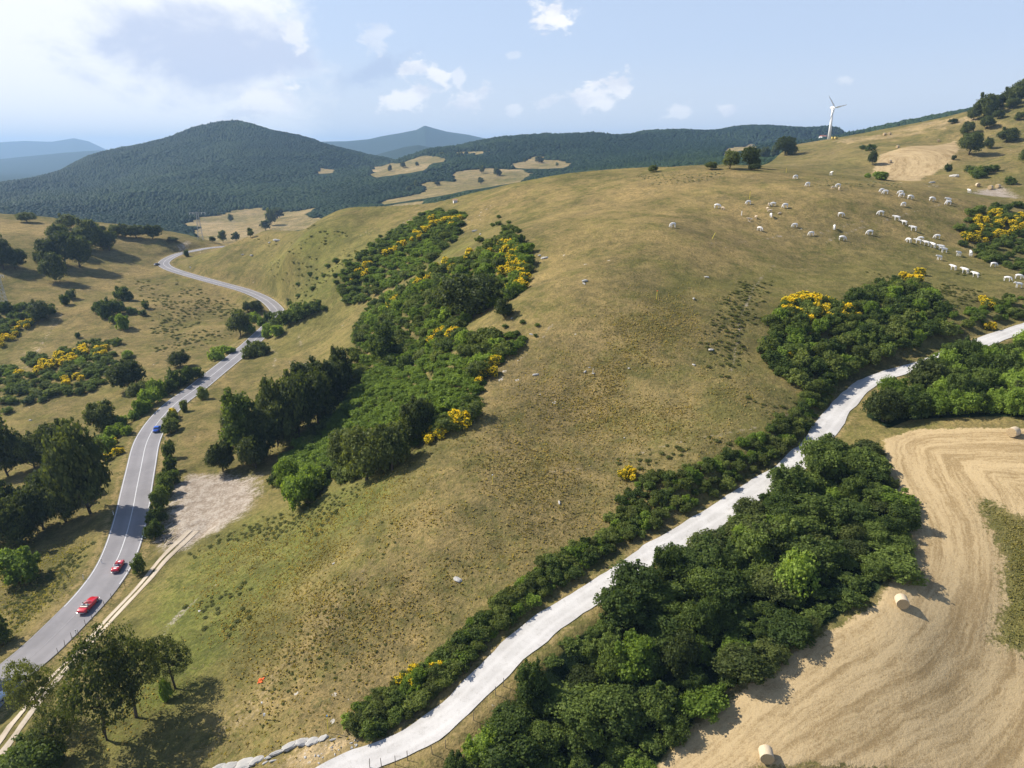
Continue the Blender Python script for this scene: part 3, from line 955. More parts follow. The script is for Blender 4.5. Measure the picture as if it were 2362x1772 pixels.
def leaf_mesh(name, parts, mat):
    """parts from leaf_cloud -> one mesh (quads and core triangles) with a per-face tone"""
    V, F, TN = parts
    me = bpy.data.meshes.new(name)
    quads = F[0]
    tris = np.concatenate([f[:, :3] for f in F[1:]]) if len(F) > 1 else np.zeros((0, 3), int)
    me.vertices.add(len(V))
    me.vertices.foreach_set('co', V.astype(np.float32).ravel())
    loops = np.concatenate([quads.ravel(), tris.ravel()]).astype(np.int32)
    me.loops.add(len(loops))
    me.loops.foreach_set('vertex_index', loops)
    nf = len(quads) + len(tris)
    me.polygons.add(nf)
    tot = np.concatenate([np.full(len(quads), 4), np.full(len(tris), 3)]).astype(np.int32)
    me.polygons.foreach_set('loop_total', tot)
    me.polygons.foreach_set('loop_start', np.concatenate([[0], np.cumsum(tot)[:-1]]).astype(np.int32))
    me.update(calc_edges=True)
    a = me.attributes.new('tone', 'FLOAT', 'FACE')
    a.data.foreach_set('value', TN.astype(np.float32))
    me.materials.append(mat)
    return me


def crown_lobes(g, w, h, z0, n, flat=1.0, spread=1.0, extra=14):
    """lobes filling a crown of width w and height h that starts at z0 (unit tree)"""
    out = [(0, 0, z0 + h * .5, w * .33, w * .33, h * .40)]
    for i in range(n):
        a = 2 * PI * (i + g.random() * .8) / n * (1 + (i % 2) * .5)
        k = g.random()
        zz = z0 + h * (.22 + .62 * ((i * .618 + g.random() * .3) % 1))
        taper = math.sqrt(max(.05, 1 - ((zz - z0 - h * .42) / (h * .62)) ** 2))
        rr = w * .5 * taper * (.45 + .3 * k) * spread
        s = w * (.11 + .17 * g.random() ** 1.4)
        out.append((math.cos(a) * rr, math.sin(a) * rr, zz, s * (1 + .3 * g.random()), s * (1 + .3 * g.random()), s * (.75 + .3 * g.random()) * flat))
    for i in range(extra):                               # sprays that break the outline
        a, zz = 2 * PI * g.random(), z0 + h * (.25 + .75 * g.random())
        taper = math.sqrt(max(.03, 1 - ((zz - z0 - h * .42) / (h * .64)) ** 2))
        rr = w * .5 * taper * (.78 + .28 * g.random())
        s = w * (.05 + .05 * g.random())
        out.append((math.cos(a) * rr, math.sin(a) * rr, zz, s, s, s * (.8 + .9 * g.random())))
    return out


def trunk_bm(g, h, r, crown0, w):
    bm = bmesh.new()
    pts = [(0, 0, -.06 * h)]
    x = y = 0
    for k in range(1, 6):
        x += g.normal() * .012 * h
        y += g.normal() * .012 * h
        pts.append((x, y, h * .75 * k / 5))
    tube(bm, pts, [r * 1.25, r, r * .85, r * .68, r * .45, r * .2], 8)
    for k in range(5):
        a = 2 * PI * k / 5 + g.random()
        z = crown0 + h * .1 * k * .8
        tube(bm, [(x * .5, y * .5, z), (math.cos(a) * w * .18, math.sin(a) * w * .18, z + h * .10), (math.cos(a) * w * .34, math.sin(a) * w * .34, z + h * .17)], [r * .45, r * .3, r * .12], 6)
    return bm


# unit meshes: width 1, height 1 (scaled per plant)
KINDS = {}


def make_kind(kind, seed, mat, leaves, size, lobes, z0, trunk=True, flat=1.0, spread=1.0, rnd=.75, spiky=0.0, core=.70, aspect=1.0):
    g = np.random.default_rng(seed)
    lob = crown_lobes(g, 1.0, (1 - z0) * aspect, z0 * aspect, lobes, flat, spread)
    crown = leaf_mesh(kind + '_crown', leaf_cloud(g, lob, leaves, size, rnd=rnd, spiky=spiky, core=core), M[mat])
    tr = bm_obj(kind + '_trunk', trunk_bm(g, aspect, .028, z0 * aspect * .9, 1.0), M['bark'], smooth=True, link=False) if trunk else None
    KINDS.setdefault(kind, []).append((crown, tr, aspect))


for i in range(4):
    make_kind('oak', 100 + i, 'oak', 6400, .056, 18, .10, aspect=1.0)
    make_kind('wood', 200 + i, 'wood', 6400, .054, 11 + 3 * i, .06, aspect=1.0, rnd=.6 + .15 * i)
    make_kind('bright_tree', 300 + i, 'bright', 4600, .058, 13, .03, aspect=.9)
for i in range(3):
    make_kind('park_oak', 400 + i, 'park', 13000, .030, 26, .24, aspect=1.25, core=.30)
    make_kind('far_tree', 450 + i, 'oak', 700, .14, 9, .10, aspect=.9)
    make_kind('spire', 480 + i, 'wood', 3600, .07, 12, .08, aspect=1.6)
for i in range(5):
    make_kind('shrub', 500 + i, 'shrub', 1900, .085, 9, -.08, trunk=False, aspect=.75)
    make_kind('bright_shrub', 520 + i, 'bright', 1900, .085, 9, -.08, trunk=False, aspect=.7)
    make_kind('dark_shrub', 540 + i, 'wood', 1900, .085, 9, -.08, trunk=False, aspect=.8)
for i in range(4):
    make_kind('broom', 560 + i, 'broom', 2000, .085, 8, -.08, trunk=False, aspect=.8, spiky=.35)
    make_kind('grey', 580 + i, 'grey_scrub', 700, .12, 7, -.08, trunk=False, aspect=.55, spiky=.3)
for i in range(3):
    make_kind('herb', 620 + i, 'herb', 260, .17, 5, -.08, trunk=False, aspect=.5, spiky=.25, core=.6)
FLOWERS = []
for i in range(4):
    g = np.random.default_rng(640 + i)
    lob = crown_lobes(np.random.default_rng(560 + i), 1.0, 1.08 * .8, -.08 * .8, 8)
    lob = [(l[0], l[1], l[2] + .02, l[3] * 1.12, l[4] * 1.12, l[5] * 1.12) for l in lob]
    V, F, TN = leaf_cloud(g, lob, 2000, .085, core=0)
    P0 = V.reshape(-1, 4, 3).mean(1)
    cl = fbm(P0[:, 0] * 10 + 50, P0[:, 1] * 10 + P0[:, 2] * 14 + 50, 1.0, 2, 40 + i) + P0[:, 2] * .30
    keep = cl > (-.06, .08, -.14, .15)[i]
    V = V.reshape(-1, 4, 3)[keep].reshape(-1, 3)
    FLOWERS.append(leaf_mesh('flowers', (V, [np.arange(len(V)).reshape(-1, 4)], TN[keep]), M['flowers']))
ITEM = {k: 0 for k in KINDS}
SITED = []


def plant(kind, x, y, z, w, h, name, label, cat, group=None, flowers=False, sink=.0, variant=None):
    """a tree is an empty that parents trunk and crown; a shrub is one foliage mesh (with a child for its flowers)"""
    i = ITEM[kind] if variant is None else variant
    ITEM[kind] += 1
    var = i % len(KINDS[kind])
    crown, tr, asp = KINDS[kind][var]
    rz = (i * 2.399 + len(SITED) * .7) % (2 * PI)
    tx, ty = .13 * math.sin(len(SITED) * 1.7), .13 * math.sin(len(SITED) * 2.9)
    loc = (x, y, z + CAMZ - sink)
    if tr is not None:
        root = empty(name, loc, rz)
        root.rotation_euler = (tx * .6, ty * .6, rz)
        root.scale = (w * (1 + tx), w * (1 - tx), h / asp)
        link_mesh('trunk', tr, root)
        link_mesh('crown', crown, root)
    else:
        root = link_mesh(name, crown, None, loc)
        root.rotation_euler = (tx, ty, rz)
        root.scale = (w * (1 + 1.6 * tx), w * (1 - 1.6 * tx), h / asp)
        if flowers:
            link_mesh('flowers', FLOWERS[var % len(FLOWERS)], root)
    SITED.append((x, y, w))
    return tag(root, label, cat, group)


ORD = ['leftmost', 'second from left', 'third from left', 'fourth from left', 'fifth from left', 'sixth from left', 'seventh from left', 'eighth from left', 'ninth from left', 'tenth from left', 'eleventh from left', 'twelfth from left', 'thirteenth from left', 'fourteenth from left']


def plants(kind, spots, name, cat, look, where, group, flowers=False, labels=None):
    """spots in photo pixels: (u, v of the foot, width, height[, kind]); numbered from the left in their labels"""
    order = sorted(range(len(spots)), key=lambda i: spots[i][0])
    rank = {i: k for k, i in enumerate(order)}
    for i, s in enumerate(spots):
        u, v, wp, hp = s[:4]
        x, y, z = at(u, v)
        k = depth(x, y, z) / FPX
        n = rank[i]
        if labels and labels[i]:
            lab = labels[i]
        elif len(spots) == 1:
            lab = look + ' ' + where
        else:
            lab = '%s, %s of %s' % (look, 'rightmost' if n == len(spots) - 1 else ORD[n].replace(' from left', ''), where) if len(where.split()) + len(look.split()) > 11 else '%s, %s of %s' % (look, 'rightmost' if n == len(spots) - 1 else ORD[n], where)
        # the photograph looks down on the plant: its height in pixels mixes height and depth
        ang = math.atan2(-z, y)
        hh = max(hp * k - wp * k * math.sin(ang) * .30, hp * k * .62) * 1.08 / max(.55, math.cos(ang))
        plant(s[4] if len(s) > 4 else kind, x, y, float(ground(x, y)), wp * k * .93, hh, name, lab, cat, group, flowers, sink=.03 * hh)




# ------------------------------------------------------------------ single trees and clumps, sited from the photograph
plants('oak', [(205, 575, 58, 62), (150, 612, 62, 72), (185, 617, 62, 72), (120, 612, 52, 60), (127, 650, 52, 62), (162, 585, 50, 50)], 'oak_tree', 'tree', 'dark round oak in the tight clump', 'six on the dry left hill', 'oaks in the clump on the left hill')
plants('oak', [(138, 560, 44, 42)], 'oak_tree', 'tree', 'dark oak standing just behind the clump', 'on the left hill', None)
plants('oak', [(253, 578, 42, 46)], 'oak_tree', 'tree', 'lone dark oak with a long shadow', 'right of the clump on the left hill', None)
plants('oak', [(-12, 610, 60, 70), (8, 622, 54, 66), (36, 622, 48, 48)], 'oak_tree', 'tree', 'dark oak', 'three cut by the left edge below the dry crest', 'oaks at the left edge of the hill')
plants('oak', [(87, 606, 17, 24)], 'sapling', 'tree', 'tiny dark sapling', 'between two oak clumps on the left hill', None)
plants('oak', [(155, 527, 46, 30), (62, 513, 40, 22), (230, 541, 26, 20), (268, 545, 30, 26), (287, 547, 28, 28), (314, 549, 40, 28), (352, 551, 40, 32), (398, 557, 26, 10)], 'oak_tree', 'tree', 'small tree top showing above the crest', 'eight along the left hill crest', 'trees along the crest of the left hill')
plants('oak', [(91, 738, 46, 42)], 'oak_tree', 'tree', 'round dark tree', 'beside the yellow broom at far left', None)
plants('dark_shrub', [(118, 724, 26, 24), (150, 703, 21, 23), (163, 690, 29, 22), (180, 780, 13, 13), (16, 722, 26, 26)], 'shrub', 'shrub', 'small dark shrub', 'five on the far left slope', 'small shrubs on the far left slope')
plants('dark_shrub', [(245, 730, 44, 38), (225, 722, 30, 26), (272, 724, 30, 30), (285, 692, 34, 30), (300, 693, 22, 18), (335, 712, 19, 19), (302, 724, 28, 16), (330, 728, 18, 13), (262, 745, 20, 16)], 'shrub', 'shrub', 'dark shrub', 'nine in the middle of the left pasture', 'shrubs in the middle of the left pasture')
plants('bright_shrub', [(285, 757, 36, 30)], 'shrub', 'shrub', 'light green shrub', 'below the dark shrubs of the left pasture', None)
plants('oak', [(556, 775, 58, 58)], 'oak_tree', 'tree', 'dark round tree', 'inside the road bend', None)
plants('oak', [(572, 720, 24, 24), (592, 718, 27, 24)], 'oak_tree', 'tree', 'small dark tree', 'two above the round tree in the road bend', 'small trees inside the road bend')
plants('bright_shrub', [(590, 745, 30, 20), (577, 768, 26, 20), (604, 750, 24, 18), (582, 735, 24, 16)], 'shrub', 'shrub', 'light green shrub', 'four beside the round tree in the road bend', 'light shrubs inside the road bend')
plants('dark_shrub', [(625, 752, 34, 32), (643, 757, 42, 38), (668, 748, 42, 36), (692, 738, 46, 36), (712, 728, 40, 30), (728, 720, 36, 24)], 'shrub', 'shrub', 'very dark hedge shrub', 'six hiding the road after its sharp bend', 'dark hedge shrubs at the road bend')
plants('bright_shrub', [(612, 780, 30, 30), (640, 776, 30, 26)], 'shrub', 'shrub', 'green shrub in front of the dark hedge', 'two at the road bend', 'green shrubs in front of the bend hedge')
plants('shrub', [(587, 822, 42, 36), (606, 818, 36, 30), (572, 826, 26, 22)], 'shrub', 'shrub', 'roadside shrub', 'three hiding the road edge below the bend', 'roadside shrubs below the bend')
plants('bright_shrub', [(497, 832, 36, 28), (513, 818, 32, 22), (530, 814, 28, 16)], 'shrub', 'shrub', 'light green shrub', 'three left of the straight road', 'light shrubs left of the straight road')
plants('oak', [(418, 846, 44, 36)], 'small_tree', 'tree', 'small olive tree with a visible stem', 'alone in the left pasture near the road', None)
plants('dark_shrub', [(412, 893, 46, 42), (436, 882, 40, 36), (456, 872, 30, 26), (396, 905, 34, 30)], 'shrub', 'shrub', 'dark roadside shrub', 'four left of the straight road', 'dark shrubs left of the straight road')
plants('oak', [(296, 898, 74, 66)], 'oak_tree', 'tree', 'broad dark tree', 'left of the road above the pasture hedge', None)
plants('oak', [(325, 924, 50, 46)], 'oak_tree', 'tree', 'small dark tree', 'below the broad dark tree left of the road', None)
plants('bright_shrub', [(368, 918, 46, 42), (347, 938, 50, 42), (326, 958, 46, 36), (310, 970, 32, 26), (385, 905, 34, 30)], 'shrub', 'shrub', 'bright green hedge shrub', 'five along the left road verge', 'bright hedge along the left road verge')
plants('oak', [(240, 1000, 70, 74)], 'oak_tree', 'tree', 'round dark oak standing alone', 'on the grass left of the blue car', None)
plants('oak', [(140, 1058, 74, 84)], 'oak_tree', 'tree', 'dark leaning oak', 'left of the lone round oak', None)
plants('oak', [(20, 1098, 88, 120), (80, 1080, 70, 80), (-25, 1060, 90, 110), (110, 1075, 50, 50)], 'oak_tree', 'tree', 'big dark oak', 'four at the left edge of the wood', 'big oaks at the left edge')
plants('oak', [(210, 1184, 124, 200)], 'oak_tree', 'tree', 'tallest dark oak shading the asphalt road', 'at its left verge', None)
plants('oak', [(100, 1222, 92, 112), (40, 1255, 92, 108), (-20, 1270, 95, 110), (152, 1205, 78, 95), (10, 1210, 84, 95), (160, 1150, 70, 85), (105, 1165, 68, 78)], 'oak_tree', 'tree', 'dark leafy oak', 'seven in the wood left of the road shadow', 'oaks of the left roadside wood')
plants('bright_shrub', [(250, 1040, 50, 36), (262, 1012, 44, 32), (278, 985, 36, 28), (230, 1030, 40, 30), (292, 1002, 26, 22)], 'shrub', 'shrub', 'green verge shrub', 'five between the lone oak and the road', 'verge shrubs below the lone oak')
plants('broom', [(272, 1048, 24, 16), (250, 1062, 24, 16), (265, 1024, 20, 14)], 'broom_shrub', 'broom', 'small broom with orange flowers', 'three at the left road verge', 'small brooms at the left verge', flowers=True)
plants('bright_tree', [(45, 1345, 104, 80)], 'bush', 'bush', 'single bright green bush with a dark shadow', 'on the grass at the left edge', None)
plants('wood', [(-2, 1490, 60, 66), (-30, 1500, 70, 80)], 'bush', 'bush', 'dark bush cut by the left edge', 'two beside the near road', 'dark bushes at the left edge')
plants('oak', [(-95, 1600, 130, 150)], 'oak_tree', 'tree', 'big oak just outside the left edge shading the near road', 'beside the asphalt', None)
plants('shrub', [(466, 922, 24, 27), (425, 950, 20, 24), (395, 998, 40, 32), (398, 970, 26, 22), (388, 985, 26, 20)], 'shrub', 'shrub', 'green shrub', 'five on the right verge by the blue car', 'shrubs on the right verge by the blue car')
plants('broom', [(400, 962, 20, 20)], 'broom_shrub', 'broom', 'broom with a yellow top', 'on the right verge above the blue car', None, flowers=True)
plants('dark_shrub', [(388, 1060, 30, 42), (391, 1094, 32, 38), (398, 1118, 36, 34)], 'shrub', 'shrub', 'dark upright shrub', 'three below the blue car at the right verge', 'upright shrubs at the right verge')
plants('wood', [(383, 1145, 42, 46), (372, 1176, 44, 50), (364, 1212, 44, 46), (358, 1242, 40, 44), (376, 1125, 34, 36)], 'small_tree', 'tree', 'small dark verge tree', 'five in the row beside the bare patch', 'verge trees beside the bare patch')
plants('dark_shrub', [(325, 1325, 32, 42)], 'shrub', 'shrub', 'dark shrub between road and dirt track', 'above the red cars', None)
plants('park_oak', [(110, 1672, 92, 150)], 'oak_tree', 'tree', 'loose oak at the left end', 'of the foreground row overlapping the road', None)
plants('park_oak', [(140, 1742, 95, 110)], 'oak_tree', 'tree', 'short oak in front', 'of the foreground row beside the track', None)
plants('park_oak', [(248, 1705, 165, 225)], 'oak_tree', 'tree', 'broad foreground oak with the densest crown', 'second in the row', None)
plants('park_oak', [(314, 1655, 125, 200)], 'oak_tree', 'tree', 'tall foreground oak with a long bare trunk', 'in the middle of the row', None)
plants('park_oak', [(405, 1588, 92, 118)], 'oak_tree', 'tree', 'small slim oak at the right end', 'of the foreground row', None)
plants('wood', [(85, 1790, 130, 90), (30, 1800, 80, 60), (120, 1775, 70, 60)], 'bush', 'bush', 'dark bush', 'three at the bottom left corner beside the track', 'bushes at the bottom left corner')
plants('bright_shrub', [(386, 1612, 30, 40)], 'shrub', 'shrub', 'small green shrub', 'left of the slim foreground oak', None)
plants('wood', [(2148, 884, 60, 60), (2172, 872, 66, 68, 'bright_tree'), (2200, 860, 70, 70), (2226, 848, 60, 64), (2252, 836, 50, 44, 'bright_tree'), (2180, 895, 60, 50)], 'roadside_tree', 'tree', 'leafy tree hiding the gravel road', 'six on its lower side at right', 'trees hiding the gravel road')
# dark oaks at the mouth of the gully
plants('oak', [(515, 1088, 64, 70), (560, 1066, 86, 165, 'spire'), (606, 1060, 90, 120), (640, 1040, 96, 150), (690, 1012, 98, 150), (735, 985, 84, 130), (770, 945, 78, 115), (790, 905, 60, 95), (590, 1080, 70, 80), (650, 1000, 90, 110), (720, 940, 90, 110), (545, 1010, 60, 80)], 'oak_tree', 'tree', 'tall dark oak in the dense grove', 'twelve at the gully mouth', 'oaks of the grove at the gully mouth')
plants('wood', [(890, 840, 58, 92, 'spire'), (872, 832, 40, 60)], 'dark_tree', 'tree', 'dark pointed tree', 'two in the middle of the gully thicket', 'pointed trees in the gully')
plants('oak', [(1085, 732, 135, 100)], 'oak_tree', 'tree', 'largest dark rounded tree', 'at the top of the gully beside the yellow broom', None)
plants('oak', [(1050, 720, 80, 70), (1125, 700, 70, 60)], 'oak_tree', 'tree', 'dark tree beside the largest one', 'two at the top of the gully', 'trees beside the largest gully tree')
plants('oak', [(1163, 735, 42, 44)], 'small_tree', 'tree', 'small tree with a visible stem and shadow', 'right of the largest gully tree', None)
plants('oak', [(845, 1108, 110, 125), (905, 1085, 90, 110), (965, 1015, 84, 95), (800, 1085, 80, 90)], 'oak_tree', 'tree', 'dark grey green oak', 'four at the lower edge of the gully', 'oaks at the lower edge of the gully')
plants('bright_tree', [(690, 1168, 90, 84), (665, 1130, 60, 66), (720, 1130, 60, 60)], 'bush', 'bush', 'bright green bush', 'three at the bottom tip of the gully thicket', 'bushes at the bottom tip of the gully')
# skyline trees and the right hill
plants('oak', [(1640, 391, 32, 16), (1683, 390, 46, 40), (1727, 388, 42, 44), (1741, 393, 26, 13), (1762, 368, 30, 26), (1786, 363, 21, 26), (1811, 358, 44, 38)], 'oak_tree', 'tree', 'dark tree with a shadow', 'seven below the wind turbine', 'row of trees below the wind turbine')
plants('oak', [(1507, 397, 22, 14)], 'small_tree', 'tree', 'tiny tree top behind the crest', 'left of the cattle pasture', None)
plants('oak', [(2012, 381, 24, 30)], 'oak_tree', 'tree', 'small upright tree', 'at the left edge of the upper stubble field', None)
plants('dark_shrub', [(2009, 348, 26, 13), (1990, 345, 14, 9)], 'shrub', 'shrub', 'low dark shrub above the upright tree', 'two by the upper stubble field', 'shrubs above the upper stubble field')
plants('bright_shrub', [(2030, 415, 40, 17), (2000, 410, 18, 9)], 'shrub', 'shrub', 'low green shrub', 'two at the lower corner of the upper stubble field', 'shrubs at the corner of the upper stubble field')
plants('oak', [(2235, 357, 50, 48)], 'oak_tree', 'tree', 'broad oak', 'at the right corner of the upper stubble field', None)
plants('oak', [(2229, 311, 27, 27)], 'oak_tree', 'tree', 'small oak directly behind the broad one', 'right of the upper stubble field', None)
plants('oak', [(2277, 343, 22, 22), (2275, 297, 32, 26), (2302, 274, 24, 18), (2350, 278, 20, 17), (2320, 328, 46, 28), (2340, 306, 12, 10), (2198, 285, 20, 10), (2200, 369, 11, 10)], 'small_tree', 'tree', 'round dark tree', 'eight dotted over the right hillside', 'trees dotted over the right hillside')
plants('oak', [(2268, 271, 48, 46), (2245, 278, 26, 26), (2285, 258, 30, 24)], 'oak_tree', 'tree', 'dark tree', 'three against the sky on the right hillside', 'skyline trees on the right hillside')
plants('oak', [(2302, 248, 44, 26), (2325, 243, 40, 34), (2345, 240, 44, 42), (2368, 238, 50, 54), (2335, 250, 30, 20)], 'oak_tree', 'tree', 'dark woodland tree', 'five at the top right corner', 'woodland trees at the top right corner')
plants('dark_shrub', [(2250, 404, 36, 18), (2270, 402, 30, 18), (2236, 397, 24, 13), (2292, 396, 24, 14), (2260, 410, 30, 14), (2186, 396, 19, 16)], 'shrub', 'shrub', 'flat dark juniper shrub', 'six below the broad oak on the right hill', 'flat shrubs on the right hill')
plants('dark_shrub', [(2329, 425, 26, 16)], 'shrub', 'shrub', 'single round dark shrub', 'above the bare patch on the right', None)
plants('oak', [(2366, 375, 32, 34)], 'small_tree', 'tree', 'tree cut by the right edge', 'on the right hillside', None)
plants('dark_shrub', [(429, 592, 13, 14)], 'shrub', 'shrub', 'lone roadside shrub', 'inside the farthest road bend', None)
plants('far_tree', [(533, 512, 15, 16), (505, 497, 10, 6), (515, 560, 20, 26), (545, 556, 22, 18), (490, 558, 14, 12), (578, 548, 16, 20), (625, 520, 28, 34), (640, 505, 30, 24), (612, 532, 26, 22)], 'far_tree', 'tree', 'dark tree', 'nine on the pale field behind the road end', 'trees on the pale field behind the road end')
plants('far_tree', [(1111, 400, 13, 15), (1146, 406, 18, 16), (1109, 425, 15, 14), (960, 432, 14, 14), (943, 440, 12, 10), (1008, 428, 14, 8), (1210, 375, 9, 8), (1243, 376, 22, 14), (1285, 384, 8, 8), (962, 384, 10, 9), (900, 396, 10, 14), (930, 388, 16, 12), (1060, 362, 10, 9), (1020, 360, 14, 8)], 'far_tree', 'tree', 'small far tree', 'fourteen on the tan clearings of the far valley', 'trees on the tan clearings of the far valley')


# ------------------------------------------------------------------ thickets
def fill(poly, spacing, size, kinds, n_max, seed, holes=(), clump=None, fade=0.0):
    """even random spots inside a photo polygon, carried to the ground: (x, y, z, width, kind)"""
    P = at_poly(poly)
    Hs = [at_poly(h) for h in holes]
    g = np.random.default_rng(seed)
    lo, hi = P.min(0), P.max(0)
    out = []
    tries = int(n_max * 60)
    q = lo + (hi - lo) * g.random((tries, 2))
    ok = poly_sd(q[:, 0], q[:, 1], P) > fade * g.random(tries) ** .6
    for h in Hs:
        ok &= poly_sd(q[:, 0], q[:, 1], h) < 0
    if clump is not None:
        ok &= fbm(q[:, 0] + 500, q[:, 1] + 500, 14, 3, seed) + .25 * g.random(len(q)) > clump
    q = q[ok]
    acc = np.zeros((0, 2))
    names = [k for k, _ in kinds]
    pr = np.array([w for _, w in kinds], float)
    for p in q:
        if len(acc) and ((acc - p) ** 2).sum(1).min() < spacing ** 2:
            continue
        if i_clear(p):
            acc = np.vstack([acc, p])
            out.append((p[0], p[1], size[0] + (size[1] - size[0]) * g.random(), names[g.choice(len(names), p=pr / pr.sum())]))
            if len(out) >= n_max:
                break
    zs = ground(acc[:, 0], acc[:, 1]) if len(acc) else []
    return [(o[0], o[1], float(z), o[2], o[3]) for o, z in zip(out, zs)]


ROAD_XY, GRAV_XY = road_c[::2, :2], gravel_c[::2, :2]


def i_clear(p, kr=4.2, kg=2.9):
    return ((ROAD_XY - p) ** 2).sum(1).min() > kr * kr and ((GRAV_XY - p) ** 2).sum(1).min() > kg * kg


def merged(name, spots, label, cat, squash=1.0):
    """one object for ground cover nobody could count"""
    Vs, Fq, Ft, Tq, Tt, off, mats = [], [], [], [], [], 0, []
    by = {}
    for k, (x, y, z, w, kind) in enumerate(spots):
        by.setdefault(kind, []).append((x, y, z, w, k))
    me_parts = []
    for kind, L in by.items():
        for var, (crown, _, asp) in enumerate(KINDS[kind]):
            nv = len(crown.vertices)
            co = np.empty(nv * 3, np.float32)
            crown.vertices.foreach_get('co', co)
            co = co.reshape(-1, 3)
            tn = np.empty(len(crown.polygons), np.float32)
            crown.attributes['tone'].data.foreach_get('value', tn)
            lt = np.empty(len(crown.polygons), np.int32)
            crown.polygons.foreach_get('loop_total', lt)
            vi = np.empty(len(crown.loops), np.int32)
            crown.loops.foreach_get('vertex_index', vi)
            nq = int((lt == 4).sum())
            q, t = vi[:nq * 4].reshape(-1, 4), vi[nq * 4:].reshape(-1, 3)
            for (x, y, z, w, k) in L[var::len(KINDS[kind])]:
                a = k * 2.399
                ca, sa = math.cos(a), math.sin(a)
                p = co * w
                Vs.append(np.stack([p[:, 0] * ca - p[:, 1] * sa + x, p[:, 0] * sa + p[:, 1] * ca + y, p[:, 2] * squash + z + CAMZ], 1))
                Fq.append(q + off)
                Ft.append(t + off)
                j = .3 * math.sin(k * 12.9)
                Tq.append(tn[:nq] + j)
                Tt.append(tn[nq:] + j)
                off += nv
    V = np.concatenate(Vs)
    tone = np.concatenate(Tq + Tt)
    me = leaf_mesh(name, (V, [np.concatenate(Fq), np.concatenate(Ft)], tone), KINDS[spots[0][4]][0][0].materials[0])
    o = link_mesh(name, me)
    tag(o, label, cat)
    return structure(o, 'stuff')


GULLY_UP = [(775, 650), (830, 592), (900, 545), (990, 492), (1072, 498), (1062, 545), (1010, 590), (965, 632), (900, 665), (850, 695), (800, 700)]
GULLY = [(645, 1120), (650, 1065), (730, 990), (800, 900), (805, 830), (850, 705), (955, 655), (1090, 590), (1175, 545), (1212, 570), (1222, 640), (1180, 690), (1080, 735), (1060, 775), (1090, 790), (1180, 768), (1215, 790),
         (1130, 850), (1090, 930), (1085, 985), (960, 1035), (855, 1095), (760, 1120), (700, 1165)]
BRIGHT_A = [(655, 1120), (670, 1060), (760, 1000), (820, 900), (880, 850), (960, 850), (1060, 830), (1110, 850), (1060, 950), (990, 960), (900, 1010), (820, 1030), (740, 1110)]
BRIGHT_B = [(850, 640), (910, 590), (1000, 560), (1010, 590), (930, 640), (880, 660)]
MOUND = [(1768, 860), (1762, 800), (1780, 740), (1815, 708), (1870, 702), (1940, 722), (1965, 690), (2040, 655), (2120, 662), (2165, 710), (2185, 770), (2120, 805), (2040, 835), (1985, 855), (1930, 905), (1850, 915)]
RIGHT_BROOM = [(2195, 545), (2240, 490), (2300, 478), (2420, 478), (2420, 650), (2330, 625), (2260, 595)]
HEDGES = [[(795, 1685), (830, 1625), (950, 1552), (1050, 1500), (1075, 1530), (1010, 1600), (905, 1680), (840, 1700)], [(1075, 1460), (1130, 1400), (1250, 1310), (1385, 1245), (1410, 1270), (1310, 1345), (1190, 1425), (1110, 1490)],
          [(1395, 1245), (1430, 1150), (1500, 1100), (1600, 1085), (1680, 1040), (1770, 1000), (1840, 935), (1905, 900), (1910, 935), (1850, 1000), (1800, 1050), (1720, 1100), (1620, 1160), (1540, 1205), (1440, 1260)], [(2200, 730), (2300, 690), (2420, 680), (2420, 715), (2320, 745), (2240, 775), (2195, 770)]]
LEFT_SCRUB = [[(-60, 890), (0, 850), (90, 820), (180, 795), (270, 785), (300, 800), (230, 850), (220, 900), (120, 930), (0, 960), (-60, 960)], [(-60, 740), (0, 720), (70, 700), (100, 735), (40, 770), (-60, 800)], [(190, 850), (300, 820), (310, 850), (240, 890), (190, 900)]]
POOL = []                                              # thicket shrubs: (x, y, z, width, kind, height ratio, label, group)


def pool(spots, ratio, label, group):
    for x, y, z, w, k in spots:
        POOL.append((x, y, z, w, k, ratio, label, group))


pool(fill(GULLY, 2.7, (3.0, 5.0), [('shrub', 5), ('dark_shrub', 3), ('bright_shrub', 3)], 230, 1, holes=[BRIGHT_A]), .62, 'green shrub packed into the gully thicket on the main hillside', 'shrubs of the gully thicket')
pool(fill(GULLY_UP, 2.9, (3.2, 4.8), [('shrub', 6), ('dark_shrub', 1), ('bright_shrub', 3)], 100, 2, holes=[BRIGHT_B]), .55, 'olive green shrub in the upper thicket left of the gully', 'shrubs of the upper thicket')
pool(fill(RIGHT_BROOM, 2.4, (2.2, 3.6), [('shrub', 3), ('dark_shrub', 3)], 80, 4), .6, 'dark green shrub among yellow broom at the right edge', 'shrubs among the broom at the right edge')
for x, y, z, w, k in fill(MOUND, 2.1, (2.4, 4.2), [('shrub', 2.5), ('dark_shrub', 4), ('bright_shrub', 1)], 130, 3):
    plant(k, x, y, z, w, w * .72, 'mound_shrub', 'dark green shrub on the big mound above the gravel road', 'shrub', 'shrubs of the mound above the gravel road')
hs = ['lowest', 'second', 'longest', 'uppermost', 'lowest', 'longest']
HEDGES += [[(1035, 1560), (1030, 1520), (1085, 1440), (1140, 1420), (1110, 1500), (1070, 1545)], [(1360, 1300), (1350, 1265), (1440, 1190), (1470, 1215), (1420, 1270)]]
HP = []
for i, h in enumerate(HEDGES):
    for x, y, z, w, k in fill(h, .85, (.9, 2.5), [('dark_shrub', 3), ('shrub', 5), ('bright_shrub', 1.5), ('broom', 2)], (90, 90, 150, 45, 22, 18)[i], 20 + i):
        HP.append((x, y, z, w, k, hs[i]))
HP.sort(key=lambda o: -o[3] / depth(o[0], o[1], o[2]))
